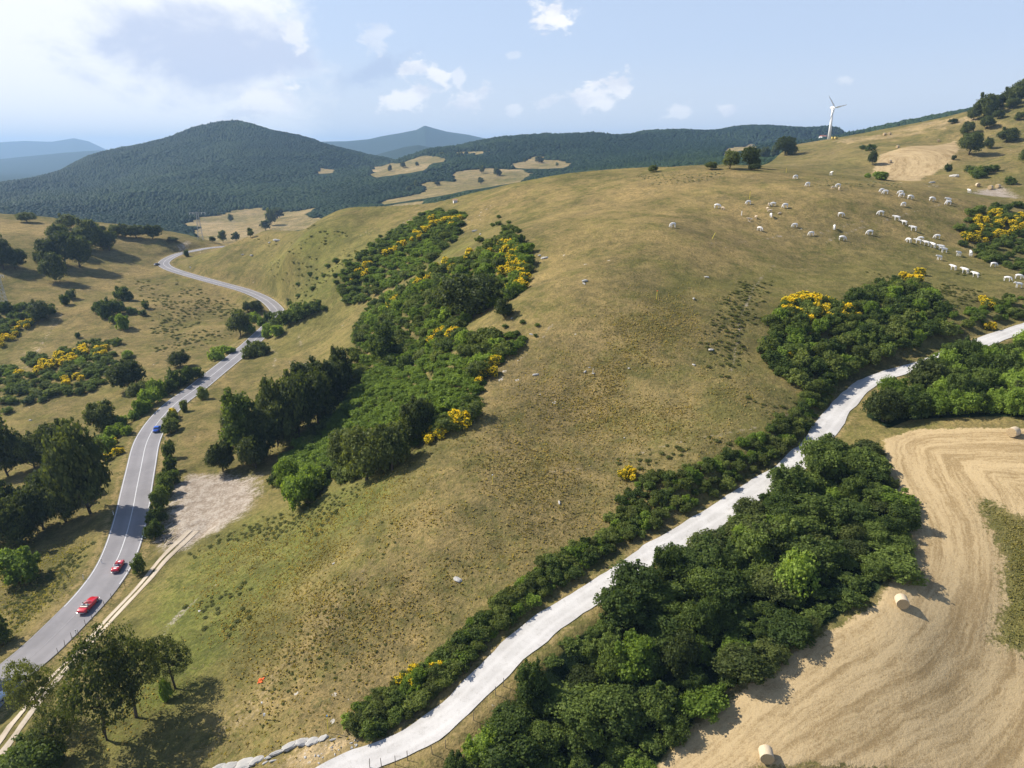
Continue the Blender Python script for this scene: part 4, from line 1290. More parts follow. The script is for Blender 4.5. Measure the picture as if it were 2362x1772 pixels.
for x, y, z, w, k, nm in HP[:285]:
    plant(k, x, y, z, w, w * .66, 'hedge_shrub', 'dark hedge shrub in the %s stretch along the gravel road' % nm, 'shrub', 'hedge shrubs in the %s stretch along the gravel road' % nm)
merged('hedge_scrub', [o[:5] for o in HP[285:]] , 'low scrub filling the hedges along the gravel road', 'scrub', .8)
for i, h in enumerate(LEFT_SCRUB):
    wh = ('under the broad yellow broom patch at left', 'at the left edge by the small broom patch', 'right of the broad broom patch at left')[i]
    pool(fill(h, 2.7, (2.8, 4.8), [('shrub', 4), ('dark_shrub', 3), ('bright_shrub', 2)], (100, 40, 20)[i], 30 + i), .5, 'low green shrub ' + wh, 'low shrubs ' + wh)
brights = fill(BRIGHT_A, 2.3, (3.0, 4.8), [('bright_shrub', 1)], 180, 5)
merged('brambles', brights, 'bright green tangle of brambles filling the gully', 'brambles', .6)
merged('brambles', fill(BRIGHT_B, 3.0, (3.6, 5.0), [('bright_shrub', 1)], 50, 6), 'light green bramble patch in the upper thicket', 'brambles', .55)

merged('brambles', fill(GULLY, 2.0, (2.2, 4.0), [('bright_shrub', 1)], 420, 7, holes=[BRIGHT_A]), 'fresh green bramble cover between the shrubs of the gully', 'brambles', .55)
merged('brambles', fill(GULLY_UP, 2.2, (2.2, 4.0), [('bright_shrub', 1)], 200, 8, holes=[BRIGHT_B]), 'fresh green bramble cover between the shrubs of the upper thicket', 'brambles', .5)

# flowering broom: (outline, count, width range, where)
BROOM = [([(870, 615), (930, 560), (1000, 500), (1065, 498), (1060, 525), (960, 560), (915, 590)], 26, (2.2, 3.6), 'along the top of the upper thicket'), ([(805, 640), (835, 600), (860, 610), (850, 650), (815, 665)], 8, (2, 3), 'at the left end of the upper thicket'),
         ([(1160, 575), (1200, 570), (1222, 610), (1215, 670), (1170, 685), (1160, 640)], 26, (2.0, 3.2), 'beside the largest gully tree'), ([(950, 655), (1080, 590), (1150, 560), (1160, 575), (1060, 620), (990, 670), (945, 690), (885, 740), (870, 730)], 24, (1.8, 2.8), 'along the upper gully edge'),
         ([(980, 800), (1040, 750), (1075, 760), (1060, 785), (1000, 800)], 6, (2.2, 3.2), 'in the middle of the gully'), ([(1110, 860), (1160, 800), (1165, 830), (1130, 880), (1100, 890)], 6, (1.6, 2.4), 'on the right gully edge'),
         ([(950, 1030), (1020, 985), (1075, 975), (1020, 1015), (960, 1045)], 5, (1.6, 2.2), 'at the lower gully edge'),
         ([(1800, 735), (1805, 692), (1860, 685), (1915, 700), (1955, 730), (1945, 755), (1880, 745), (1830, 760)], 34, (1.7, 2.8), 'on the left shoulder of the mound'), ([(2075, 640), (2120, 632), (2130, 655), (2085, 655)], 6, (1.7, 2.4), 'on top of the mound'),
         ([(1770, 820), (1790, 790), (1830, 810), (1815, 840)], 5, (1.4, 1.9), 'on the lower left of the mound'), ([(1960, 725), (1985, 715), (1990, 735), (1970, 745)], 2, (1.6, 2.0), 'in the middle of the mound'), ([(2090, 740), (2120, 725), (2130, 745), (2100, 755)], 3, (1.6, 2.0), 'on the right of the mound'),
         ([(2215, 555), (2245, 510), (2300, 495), (2362, 500), (2362, 545), (2290, 560), (2250, 570)], 34, (1.7, 2.8), 'in the big patch at the right edge'), ([(2250, 680), (2280, 695), (2290, 715), (2265, 710)], 5, (1.3, 1.9), 'in the lone clump below the cattle'), ([(2262, 755), (2290, 750), (2290, 768), (2268, 770)], 2, (1.3, 1.8), 'beside the far gravel road'),
         ([(30, 870), (130, 825), (210, 803), (262, 805), (240, 825), (150, 845), (60, 885)], 30, (2.2, 3.6), 'in the broad patch on the left slope'), ([(140, 880), (190, 870), (185, 890), (150, 895)], 6, (2, 2.8), 'below the broad patch on the left slope'), ([(-20, 795), (40, 755), (85, 738), (70, 765), (0, 805)], 14, (2.0, 3.0), 'in the small patch at the left edge'),
         ([(1430, 1095), (1450, 1090), (1475, 1110), (1445, 1115)], 4, (1.2, 1.7), 'at the head of the long hedge'), ([(880, 1600), (960, 1550), (1030, 1530), (960, 1600)], 5, (1.2, 1.7), 'in the lowest hedge')]
for i, (poly, n, sz, wh) in enumerate(BROOM):
    for x, y, z, w, k in fill(poly, sz[0] * .55, sz, [('broom', 1)], n, 50 + i):
        plant('broom', x, y, z, w, w * .82, 'broom_shrub', 'broom shrub with yellow flowers ' + wh, 'broom', 'brooms ' + wh, flowers=True)
ONE = [(1035, 1005, 1.9, 'lone round broom in full yellow flower at the lower gully edge')]
x, y, z = at(1058, 985)
plant('broom', x, y, z, 3.6, 2.6, 'broom_shrub', 'largest lone broom in full yellow flower at the lower gully edge', 'broom', None, flowers=True, variant=2)

# the dark woods right of the gravel road
for i, (x, y, z, w, k) in enumerate(fill(WOOD_POLY, 2.05, (1.9, 6.4), [('wood', 6), ('bright_tree', 1.6), ('oak', 1.6), ('spire', .5)], 125, 60)):
    bx, by, _ = at(2078, 1398)                            # the straw bale at the wood's edge stands in the sun
    ux, uy = -sdir.x / math.hypot(sdir.x, sdir.y), -sdir.y / math.hypot(sdir.x, sdir.y)
    if -2.5 < (bx - x) * ux + (by - y) * uy < 10 and abs((bx - x) * uy - (by - y) * ux) < 2.6 + .3 * w:
        continue
    h = min(w, 4.4) * (.6 + .72 * ((i * .618) % 1) ** 1.5)
    plant(k, x, y, z - .25, w, h, 'woodland_tree', 'leafy tree in the dark wood between gravel road and stubble field', 'tree', 'trees of the wood below the gravel road', sink=.4)
for i, (x, y, z, w, k) in enumerate(fill(WOOD_UP, 2.3, (3.0, 5.6), [('wood', 5), ('bright_tree', 2.5), ('oak', 1)], 75, 61)):
    plant(k, x, y, z - .2, w, w * (.85 + .3 * ((i * .618) % 1)), 'woodland_tree', 'leafy tree in the upper wood above the stubble field', 'tree', 'trees of the upper wood', sink=.4)
merged('undergrowth', fill(WOOD_POLY, 1.7, (1.8, 3.0), [('dark_shrub', 1)], 190, 62), 'dark undergrowth on the floor of the roadside wood', 'undergrowth', .55)
# scattered low shrubs
SC_ZONES = [([(780, 690), (840, 600), (800, 590), (700, 640), (660, 690), (660, 720), (750, 720)], 5.0, (1.6, 3.6), 60, 'shrub', 'low shrub dotted over the green slope right of the road bend'),
            ([(1080, 560), (1150, 500), (1190, 520), (1200, 560), (1120, 580)], 3.5, (1.8, 3.2), 16, 'dark_shrub', 'small dark shrub at the top of the gully below the crest'),
            ([(1090, 790), (1200, 740), (1290, 770), (1150, 850)], 3.5, (.8, 1.8), 22, 'shrub', 'small shrub dotted along the right rim of the gully'),
            ([(930, 540), (870, 560), (800, 590), (880, 530), (1000, 497)], 5, (1.6, 2.8), 16, 'shrub', 'small shrub under the crest left of the upper thicket')]
for i, (poly, sp, sz, n, k, lab) in enumerate(SC_ZONES):
    pool(fill(poly, sp, sz, [(k, 1)], n, 80 + i, clump=.15), .55, lab, lab.replace('shrub', 'shrubs', 1))
POOL.sort(key=lambda o: -o[3] / depth(o[0], o[1], o[2]))
N_OWN = 296 - sum(1 for o in scene.objects if o.name.split('.')[0] == 'shrub')
for x, y, z, w, k, ratio, lab, grp in POOL[:N_OWN]:
    plant(k, x, y, z, w, w * ratio, 'shrub', lab, 'shrub', grp)
merged('scrub', [o[:5] for o in POOL[N_OWN:]], 'small far shrubs filling the thickets of the hillside', 'scrub', .75)
merged('grey_scrub', fill([(1470, 408), (1560, 398), (1670, 398), (1660, 412), (1560, 425), (1500, 428)], 1.3, (.5, 1.2), [('grey', 1)], 90, 90, clump=.02), 'grey thorny scrub on the crest left of the cattle', 'scrub', .4)
merged('grey_scrub', fill([(1860, 415), (1960, 408), (2060, 424), (2090, 428), (2080, 434), (1960, 432), (1880, 428)], 1.3, (.5, 1.2), [('grey', 1)], 90, 91, clump=.02), 'grey thorny scrub on the crest between the cattle', 'scrub', .4)
for poly, sp, sz, k, n, sd, cl, lab in (
        ([(1590, 780), (1700, 640), (1790, 650), (1740, 800), (1760, 900), (1900, 920), (1800, 1000), (1600, 1060), (1420, 1120), (1400, 1060), (1620, 1000), (1720, 960), (1650, 880)], .8, (.35, 1.2), 'herb', 420, 92, .1, 'small dark green tufts dotted round the mound'),
        ([(2130, 640), (2250, 620), (2362, 660), (2362, 690), (2290, 700), (2190, 730), (2180, 690), (1960, 620)], .9, (.4, 1.2), 'herb', 260, 93, .02, 'small dark green tufts below the grazing cattle'),
        ([(250, 640), (420, 640), (560, 690), (540, 800), (420, 830), (250, 800), (100, 850), (60, 950), (220, 900), (330, 850), (330, 700)], 1.6, (.6, 1.9), 'herb', 420, 94, .12, 'pale green tufts dotted over the left pasture'),
        ([(800, 1250), (1000, 1050), (1400, 1000), (1400, 1200), (1100, 1420), (800, 1640), (550, 1720), (420, 1720), (650, 1400)], .6, (.2, .55), 'herb', 150, 95, .22, 'small green tufts dotted over the near hillside'),
        ([(380, 1300), (560, 1200), (860, 1080), (980, 1020), (960, 1100), (700, 1300), (430, 1620)], .7, (.3, 1.1), 'herb', 220, 96, .15, 'bright green tufts dotted over the green bank'),
        ([(500, 560), (900, 540), (1000, 500), (1050, 560), (900, 640), (800, 720), (700, 720), (640, 690), (600, 640)], 1.8, (.6, 2.0), 'herb', 260, 97, .14, 'green tufts dotted over the slope above the road bend'),
        ([(0, 1290), (240, 1240), (180, 1340), (0, 1500)], .7, (.3, 1.1), 'herb', 200, 99, .05, 'rough tufts on the left road bank')):
    merged('low_herbs', fill(poly, sp, sz, [(k, 1)], n, sd, clump=cl, fade=9), lab, 'low herbs', .42)


# ------------------------------------------------------------------ the far woods: one mesh of trees per mountainside
def far_woods():
    g = np.random.default_rng(77)
    dA = np.gradient(AZ)[:, None] * GR * np.gradient(RR)[None, :]
    tt = (Z + 12) / GR
    run = np.maximum.accumulate(np.concatenate([np.full((na, 1), -9.0), (Z / GR)[:, :-1]], 1), axis=1)
    vis = tt > run - .002
    # room for a few trees before the crest and for a step aside
    vis = vis & (GR > E[:, None] + 40) & (GR < 2700) & (np.abs(GA) < R(40)) & (woodz > .55) & (far_field < .35)
    spacing = 10 + 12 * sstep((GR - 800) / 900)
    lam = np.where(vis, dA / spacing, 0)
    thin = fbm(GX, GY, 160, 3, 71)
    lam *= np.where(thin > .42, .3, 1.0)
    n = g.poisson(lam)
    I, J = np.nonzero(n)
    rep = n[I, J]
    I, J = np.repeat(I, rep), np.repeat(J, rep)
    a = GA[I, J] + (g.random(len(I)) - .5) * np.gradient(AZ)[I]
    r = GR[I, J] + (g.random(len(I)) - .5) * np.gradient(RR)[J]
    x, y = r * np.sin(a), r * np.cos(a)
    z = ground(x, y)
    w = (2.1 + 2.2 * g.random(len(I))) * (1 + .45 * sstep((r - 800) / 900))
    conif = fbm(x, y, 210, 3, 41) > .12
    h = w * np.where(conif, 2.0, 1.45) * (.75 + .6 * g.random(len(I)))
    # clearings stay open: no tree stands on the sight line into one from up here
    keep = np.ones(len(I), bool)
    for i in np.unique(I):
        m = np.nonzero(I == i)[0]
        cm = np.maximum.accumulate(np.where(RR > 300, Z[i] / RR, -9))
        for f in (.25, .6, .95):
            hit = np.clip(np.searchsorted(cm, (z[m] + f * .7 * h[m]) / r[m]), 0, len(RR) - 1)
            keep[m] &= far_field[i, hit] < .5
    a, r, x, y, z, w, h, conif = (q[keep] for q in (a, r, x, y, z, w, h, conif))
    for (lo, hi, lab) in ((-9, -.16, 'dense dark woodland covering the left mountain'), (-.16, 9, 'dense dark woodland covering the ridge behind the main hill')):
        Vs, Fs, Ts, off = [], [], [], 0
        for near_ in (True, False):
            m = (a >= lo) & (a < hi) & ((r < 1050) == near_)
            k = int(m.sum())
            bv, bf = ICO2 if near_ else ICO1
            nv = len(bv)
            V = bv[None] * (1 + .36 * (g.random((k, nv, 1)) - .5))
            top = .5 + .5 * V[:, :, 2]
            squeeze = np.where(conif[m][:, None], 1.25 - .85 * np.clip(top, 0, 1), 1.0)
            V[:, :, 0] *= squeeze
            V[:, :, 1] *= squeeze
            V = np.stack([V[:, :, 0] * w[m][:, None] + x[m][:, None], V[:, :, 1] * w[m][:, None] + y[m][:, None], (V[:, :, 2] + .10) * h[m][:, None] * .44 + z[m][:, None] + CAMZ], -1)
            Vs.append(V.reshape(-1, 3))
            Fs.append((bf[None] + (np.arange(k) * nv)[:, None, None]).reshape(-1, 3) + off)
            off += k * nv
            Ts.append(np.clip(.45 + .22 * g.normal(size=k)[:, None] + .10 * g.normal(size=(k, len(bf))) + .9 * fbm(x[m], y[m], 190, 4, 8)[:, None], 0, 1).ravel())
        me = mesh_np('forest', np.concatenate(Vs), np.concatenate(Fs), M['forest'], link=False, smooth=True)
        at_ = me.attributes.new('tone', 'FLOAT', 'FACE')
        at_.data.foreach_set('value', np.concatenate(Ts).astype(np.float32))
        o = link_mesh('forest', me)
        structure(tag(o, lab, 'forest'), 'stuff')
        print('forest', off)


far_woods()


# ------------------------------------------------------------------ rough grass on the near slopes
def grass_cover(name, poly, n, hgt, wid, mat, label, seed, holes=(), fade=0.0, tone0=.5):
    g = np.random.default_rng(seed)
    P = at_poly(poly)
    lo, hi = P.min(0), P.max(0)
    q = lo + (hi - lo) * g.random((n * 3, 2))
    ok = poly_sd(q[:, 0], q[:, 1], P) > fade * g.random(len(q)) ** .7
    for h in holes:
        ok &= poly_sd(q[:, 0], q[:, 1], at_poly(h)) < 0
    cl = fbm(q[:, 0] + 300, q[:, 1] + 300, 9, 4, seed)
    ok &= g.random(len(q)) < .45 + .9 * cl
    q = q[ok][:n]
    for c, d in ((ROAD_XY, 3.7), (GRAV_XY, 2.3), (track_c[::2, :2], 1.3)):
        keep = np.ones(len(q), bool)
        for i in range(0, len(q), 4000):
            keep[i:i + 4000] = ((q[i:i + 4000, None, :] - c[None]) ** 2).sum(-1).min(1) > d * d
        q = q[keep]
    k = len(q)
    z = ground(q[:, 0], q[:, 1]) + CAMZ
    a = g.random(k) * PI
    w = wid * (.5 + g.random(k))
    h = hgt * (.4 + .9 * g.random(k))
    t = np.stack([np.cos(a), np.sin(a), 0 * a], 1)
    lean = g.normal(size=(k, 3)) * .45
    lean[:, 2] = 1
    b = np.stack([q[:, 0], q[:, 1], z - .03], 1)
    tip = b + lean * h[:, None]
    V = np.stack([b - t * w[:, None] * .5, b + t * w[:, None] * .5, tip + t * w[:, None] * .4, tip - t * w[:, None] * .4], 1)
    tone = np.clip(tone0 + .3 * g.normal(size=k) + .5 * fbm(q[:, 0], q[:, 1], 6, 3, seed + 1), 0, 1)
    me = leaf_mesh(name, (V.reshape(-1, 3), [np.arange(k * 4).reshape(k, 4)], tone), mat)
    structure(tag(link_mesh(name, me), label, name.replace('_', ' ')), 'stuff')


M['stub'] = foliage_material('stubble_straw', (.27, .19, .09), (.55, .40, .21), .2, 0, .3)
HILL = [(330, 1500), (420, 1280), (600, 1180), (860, 1090), (1080, 960), (1200, 760), (1500, 640), (1780, 660), (1760, 860), (1860, 930), (1700, 1110), (1400, 1320), (1100, 1550), (850, 1740), (660, 1800), (60, 1800), (150, 1640), (280, 1480)]
grass_cover('rough_grass', HILL, 120000, .26, .20, M['grass'], 'rough summer grass on the near hillside', 5, fade=26)
grass_cover('rough_grass', [(-60, 1250), (100, 1230), (230, 1230), (150, 1400), (-60, 1560)], 9000, .24, .24, M['green_grass'], 'rough grass bank left of the near road', 6, fade=6)
grass_cover('rough_grass', GRASS_IN, 13000, .17, .2, M['green_grass'], 'uncut green grass island in the stubble field', 8, fade=2.5)


# ------------------------------------------------------------------ skinned figures
def skinned(name, verts, edges, radii, mat, sub=1, root=0):
    me = bpy.data.meshes.new(name)
    bm = bmesh.new()
    lay = bm.verts.layers.skin.verify()
    vs = []
    for i, (p, r) in enumerate(zip(verts, radii)):
        v = bm.verts.new(p)
        v[lay].radius = r if hasattr(r, '__len__') else (r, r)
        v[lay].use_root = (i == root)
        vs.append(v)
    for a, b in edges:
        bm.edges.new((vs[a], vs[b]))
    bm.to_mesh(me)
    bm.free()
    o = bpy.data.objects.new(name, me)
    col.objects.link(o)
    sk = o.modifiers.new('skin', 'SKIN')
    sk.use_smooth_shade = True
    sb = o.modifiers.new('sub', 'SUBSURF')
    sb.levels = sb.render_levels = sub
    dg = bpy.context.evaluated_depsgraph_get()
    dg.update()
    out = bpy.data.meshes.new_from_object(o.evaluated_get(dg))
    bpy.data.objects.remove(o)
    out.name = name
    out.materials.clear()
    out.materials.append(mat)
    for p in out.polygons:
        p.use_smooth = True
    return out


def cow_mesh(name, pose, mat):
    V = [(-.60, 0, 1.20), (-.05, 0, 1.12), (.52, 0, 1.17)]
    Rd = [(.27, .27), (.30, .31), (.25, .31)]
    E_ = [(0, 1), (1, 2)]
    def add(p, r, prev):
        V.append(p)
        Rd.append(r)
        E_.append((prev, len(V) - 1))
        return len(V) - 1
    if pose == 'grazing':
        n = add((.84, 0, .98), (.16, .24), 2)
        h = add((1.10, 0, .58), (.12, .15), n)
        f = add((1.24, 0, .30), (.09, .10), h)
        mz = add((1.30, 0, .12), (.075, .075), f)
    else:
        n = add((.86, 0, 1.24), (.15, .23), 2)
        h = add((1.12, 0, 1.40), (.12, .14), n)
        f = add((1.34, 0, 1.27), (.09, .10), h)
        mz = add((1.48, 0, 1.16), (.075, .075), f)
    hp = V[h]
    for s in (-1, 1):
        add((hp[0] - .06, s * .26, hp[2] + .02), (.035, .05), h)
    t = add((-.90, 0, 1.16), (.06, .06), 0)
    t = add((-.95, 0, .80), (.028, .028), t)
    add((-.94, 0, .45), (.045, .045), t)
    for s in (-1, 1):
        if pose == 'lying':
            a = add((-.55, s * .30, .92), (.15, .15), 0)
            add((-.25, s * .36, .76), (.09, .08), a)
            a = add((.50, s * .26, .88), (.12, .12), 2)
            add((.80, s * .24, .72), (.07, .06), a)
            continue
        k = s * .05
        a = add((-.64, s * .21, .86), (.15, .18), 0)
        a = add((-.55 + k, s * .22, .66), (.10, .12), a)
        a = add((-.76 + k, s * .21, .46), (.085, .09), a)
        a = add((-.72 + k, s * .21, .10), (.07, .07), a)
        add((-.68 + k, s * .21, .02), (.08, .08), a)
        a = add((.50, s * .19, .74), (.11, .13), 2)
        a = add((.50 - k, s * .19, .42), (.085, .09), a)
        a = add((.49 - k, s * .19, .10), (.07, .07), a)
        add((.53 - k, s * .19, .02), (.08, .08), a)
    if pose == 'lying':
        V = [(x, y, z - .68) for x, y, z in V]
    return skinned(name, V, E_, Rd, mat)


M['hide'] = simple('white_hide', (.74, .72, .69), .8, .15, .14, 2.2)
M['calf_hide'] = simple('cream_hide', (.62, .50, .37), .8, .15, .14, 2.2)
COW = {p: cow_mesh('cow', p, M['hide']) for p in ('grazing', 'standing')}
CALF = {p: cow_mesh('calf', p, M['calf_hide']) for p in ('standing', 'lying', 'grazing')}
# (u, v of the feet, heading: 0 right, 90 away, 180 left, -90 towards, pose, label)
HERD = [
    (1552, 525, 200, 'g', 'white cow alone at the far left of the pasture'), (1654, 481, -20, 'g', 'white cow with a calf at its head, left of the stakes'), (1667, 484, -60, 'c', 'pale calf grazing at the head of the left cow'),
    (1726, 472, 190, 'g', 'white cow directly below the upright yellow stake'), (1783, 476, 175, 'g', 'largest white cow of the cluster in the left pasture'), (1773, 475, 240, 'c', 'pale calf behind the largest cow of the left cluster'),
    (1770, 485, 100, 'c', 'cream calf left and below the largest clustered cow'), (1776, 490, 160, 'c', 'pale calf lowest in the left cluster'), (1811, 480, 195, 'g', 'white cow right of the left cluster, head down'),
    (1778, 502, -100, 'g', 'white cow seen end on, below the left cluster'), (1797, 494, 20, 'l', 'tiny calf lying on the grass near the left cluster'), (1728, 510, 175, 's', 'thin legged white calf standing near the pale marker'),
    (1743, 505, -80, 's', 'white calf seen end on, right of the thin legged calf'), (1752, 533, -50, 'g', 'white cow seen from behind, lowest on the left'), (1833, 525, 185, 'g', 'white cow below the path to the stakes, facing left'),
    (1871, 544, 185, 'g', 'white cow on the bare strip of pasture'), (1924, 530, 250, 'g', 'white cow in the centre, nearly end on'), (1942, 555, -20, 'g', 'lowest white cow in the centre of the pasture'),
    (1939, 500, -15, 'g', 'white cow in mid pasture striding right'), (2006, 542, 180, 'g', 'white cow between the centre and the broom patch'), (2031, 497, 170, 'g', 'white cow heading the diagonal line of four'),
    (2068, 509, 150, 'n', 'second white cow in the diagonal line of four'), (2085, 519, 140, 'n', 'third white cow in the diagonal line of four'), (2106, 533, 150, 'n', 'last white cow in the diagonal line of four'),
    (1835, 413, 200, 'g', 'white cow highest at left, just below the crest'), (1863, 430, 200, 'g', 'white cow walking downhill in front of the grey scrub'), (1917, 405, -90, 'n', 'white cow on the crest line facing the camera'),
    (1933, 433, 185, 'g', 'white cow with two calves below the grey scrub'), (1935, 439, 250, 'c', 'cream calf right in front of the scrub cow'), (1921, 436, 200, 'c', 'faint cream calf left of the scrub cow'),
    (2034, 444, 190, 'g', 'rear white cow of the upper left pair'), (2042, 448, 175, 'g', 'front white cow of the upper left pair'), (2077, 449, 170, 'g', 'rear white cow of the upper trio'),
    (2080, 455, 185, 'g', 'middle white cow of the upper trio'), (2099, 460, -10, 'g', 'right white cow of the upper trio'), (2084, 476, 195, 'g', 'white cow directly below the upper trio'),
    (2149, 464, -10, 'g', 'long white cow between the trio and the stacked pair'), (2187, 467, 180, 'n', 'rear white cow of the overlapping pair'), (2187, 473, 175, 'g', 'front white cow of the overlapping pair'),
    (2235, 445, 100, 'n', 'white cow at the tip of the bare patch'), (2095, 560, 110, 'g', 'leftmost white cow of the row leading to the broom'), (2123, 556, 160, 'g', 'rear white cow of the pair in the broom row'),
    (2117, 562, 150, 'n', 'front white cow of the pair in the broom row'), (2136, 567, 140, 'n', 'white cow right of the pair in the broom row'), (2151, 572, 110, 'n', 'white cow seen from behind in the broom row'),
    (2161, 551, 170, 'g', 'white cow above the broom row, nearest its flowers'), (2170, 577, 160, 'n', 'rear white cow of the last pair in the broom row'), (2177, 583, 175, 'n', 'front white cow of the last pair in the broom row'),
    (2166, 600, 190, 'n', 'white cow standing below the broom row'), (2211, 591, 200, 's2', 'white cow turning its head left beside the broom'), (2238, 591, 70, 'n', 'white cow at the lower edge of the broom'),
    (2198, 623, 120, 'n', 'first white cow of the lower three in file'), (2225, 631, 125, 'n', 'second white cow of the lower three in file'), (2249, 640, 125, 'n', 'third white cow of the lower three in file'),
    (2291, 616, -15, 'g', 'white cow grazing under the shaded broom edge'), (2323, 649, -40, 'g', 'white cow nearest the right edge, left of two'), (2349, 644, -35, 'g', 'white cow at the right edge, upper of two'), (2349, 664, 170, 'n', 'white cow at the right edge, lower of two')]
for u, v, hd, pose, lab in HERD:
    x, y, z = at(u, v)
    calf = pose in 'cls' and pose != 's2'
    me = CALF[{'c': 'grazing', 'l': 'lying', 's': 'standing'}[pose]] if calf else COW['grazing' if pose == 'g' else 'standing']
    o = link_mesh('calf' if calf else 'cow', me, None, (x, y, float(ground(x, y)) + CAMZ))
    o.rotation_euler = (0, 0, R(hd))
    k = .64 if calf else .94 + .06 * math.sin(u)
    o.scale = (k * .96, k, k * 1.08)
    tag(o, lab, 'calf' if calf else 'cow', 'calves with the herd' if calf else 'white cattle grazing on the hill')


# ------------------------------------------------------------------ bales, stakes, posts, rocks
def bale_parts():
    m, T, out = mat_new('baled_straw')
    P = T.new('ShaderNodeTexCoord').outputs['Object']
    sx = T.new('ShaderNodeSeparateXYZ')
    T.l.new(P, sx.inputs[0])
    n = T.noise(P, 7, 4, .7)
    w = T.new('ShaderNodeTexWave', wave_type='BANDS', bands_direction='X')
    T.l.new(P, w.inputs['Vector'])
    w.inputs['Scale'].default_value = 6
    w.inputs['Distortion'].default_value = 1.5
    c = T.mix(T.m('ADD', T.m('MULTIPLY', n, .8), T.m('MULTIPLY', w.outputs['Fac'], .2)), (.40, .30, .18), (.66, .56, .41))
    principled(T, out, c, .9, .15, bump=n, bstr=.6, bdist=.03)
    m2, T, out = mat_new('bale_end')
    P = T.new('ShaderNodeTexCoord').outputs['Object']
    sx = T.new('ShaderNodeSeparateXYZ')
    T.l.new(P, sx.inputs[0])
    rr = T.m('SQRT', T.m('ADD', T.m('MULTIPLY', sx.outputs[1], sx.outputs[1]), T.m('MULTIPLY', sx.outputs[2], sx.outputs[2])))
    n = T.noise(P, 9, 4, .7)
    s = T.m('SINE', T.m('ADD', T.m('MULTIPLY', rr, 60), T.m('MULTIPLY', n, 6)))
    c = T.mix(T.m('ADD', T.m('MULTIPLY', s, .2), n), (.24, .17, .09), (.50, .38, .22))
    principled(T, out, c, .95, .1, bump=n, bstr=.7, bdist=.04)
    g = np.random.default_rng(3)
    bm = bmesh.new()
    Rr, L = .70, 1.25
    rings = []
    for xx, rr in ((-L / 2, Rr * .95), (-L / 2 + .05, Rr), (-.2, Rr * 1.005), (.2, Rr), (L / 2 - .05, Rr), (L / 2, Rr * .95)):
        rings.append([(xx, math.cos(2 * PI * k / 28) * rr * (1 + .012 * g.normal()), max(-.66, math.sin(2 * PI * k / 28) * rr * (1 + .012 * g.normal()))) for k in range(28)])
    loft(bm, rings, cap=False)
    body = bm_obj('straw_roll', bm, m, link=False, smooth=True)
    ends = []
    for xx, f in ((-L / 2 - .004, -1), (L / 2 + .004, 1)):
        bm = bmesh.new()
        c0 = bm.verts.new((xx + f * .02, 0, 0))
        ring = [bm.verts.new((xx + f * .012 * math.sin(k * 2.1), math.cos(2 * PI * k / 28) * Rr * .95, max(-.66, math.sin(2 * PI * k / 28) * Rr * .95))) for k in range(28)]
        for k in range(28):
            bm.faces.new((c0, ring[k], ring[(k + 1) % 28]) if f > 0 else (c0, ring[(k + 1) % 28], ring[k]))
        ends.append(bm_obj('bale_end', bm, m2, link=False))
    return [body] + ends


BALE = bale_parts()
BALES = [(1766, 1752, 80, 1.0, 'nearest round straw bale at the bottom of the stubble field'), (2078, 1398, 74, 1.0, 'round straw bale half in the shade of the wood'), (2336, 1006, 30, 1.05, 'round straw bale at the right edge below the upper wood'),
         (2070, 342, 25, 1.15, 'far round bale at the upper edge of the upper stubble field'), (2164, 328, 60, 1.15, 'far round bale at the top right of the upper stubble field'), (2052, 376, 25, 1.15, 'far round bale beside the small upright tree'),
         (2255, 431, 80, 1.05, 'round bale standing alone above the bare patch'), (2284, 437, 30, 1.1, 'left of two round bales behind the bare patch'), (2301, 434, 25, 1.1, 'right of two round bales behind the bare patch'),
         (2040, 313, 10, 1.3, 'left of two tiny bales on the ridge right of the turbine'), (2051, 312, 40, 1.3, 'right of two tiny bales on the ridge right of the turbine')]
for u, v, rz, k, lab in BALES:
    x, y, z = at(u, v)
    r_ = empty('straw_bale', (x, y, float(ground(x, y)) + CAMZ + .65 * k), R(rz))
    r_.scale = (k, k, k)
    link_mesh('straw_roll', BALE[0], r_)
    link_mesh('bale_end', BALE[1], r_)
    link_mesh('bale_end', BALE[2], r_)
    tag(r_, lab, 'bale', 'round straw bales')

M['yellow'] = simple('yellow_paint', (.72, .58, .06), .5, .4)
M['orange'] = simple('orange_fabric', (.80, .13, .03), .7, .2)
M['post'] = simple('grey_post_wood', (.16, .135, .11), .9, .1, .3)
M['white'] = simple('white_paint', (.78, .78, .77), .5, .4, .05)
M['blue_cap'] = simple('blue_cap', (.10, .22, .36), .5, .4)
M['steel'] = simple('galvanised_steel', (.33, .34, .35), .5, .5, .15)


def stake(u, v, hp, lean, label, mat='yellow', rad=.045, top=None, cat='stake', group='marker stakes on the hill', name='marker_stake'):
    x, y, z = at(u, v)
    h = hp * depth(x, y, z) / FPX / max(.6, math.cos(math.atan2(-z, y)))
    bm = bmesh.new()
    tube(bm, [(0, 0, -.15), (lean * h * .5, 0, h * .5), (lean * h, 0, h)], [rad] * 3, 8)
    r_ = bm_obj(name, bm, M[mat])
    r_.location = (x, y, float(ground(x, y)) + CAMZ)
    if top:
        bm = bmesh.new()
        box(bm, (lean * h, 0, h + .06), (rad * 4, rad * 3, .16))
        bm_obj('cap', bm, M[top], r_)
    return tag(r_, label, cat, group)


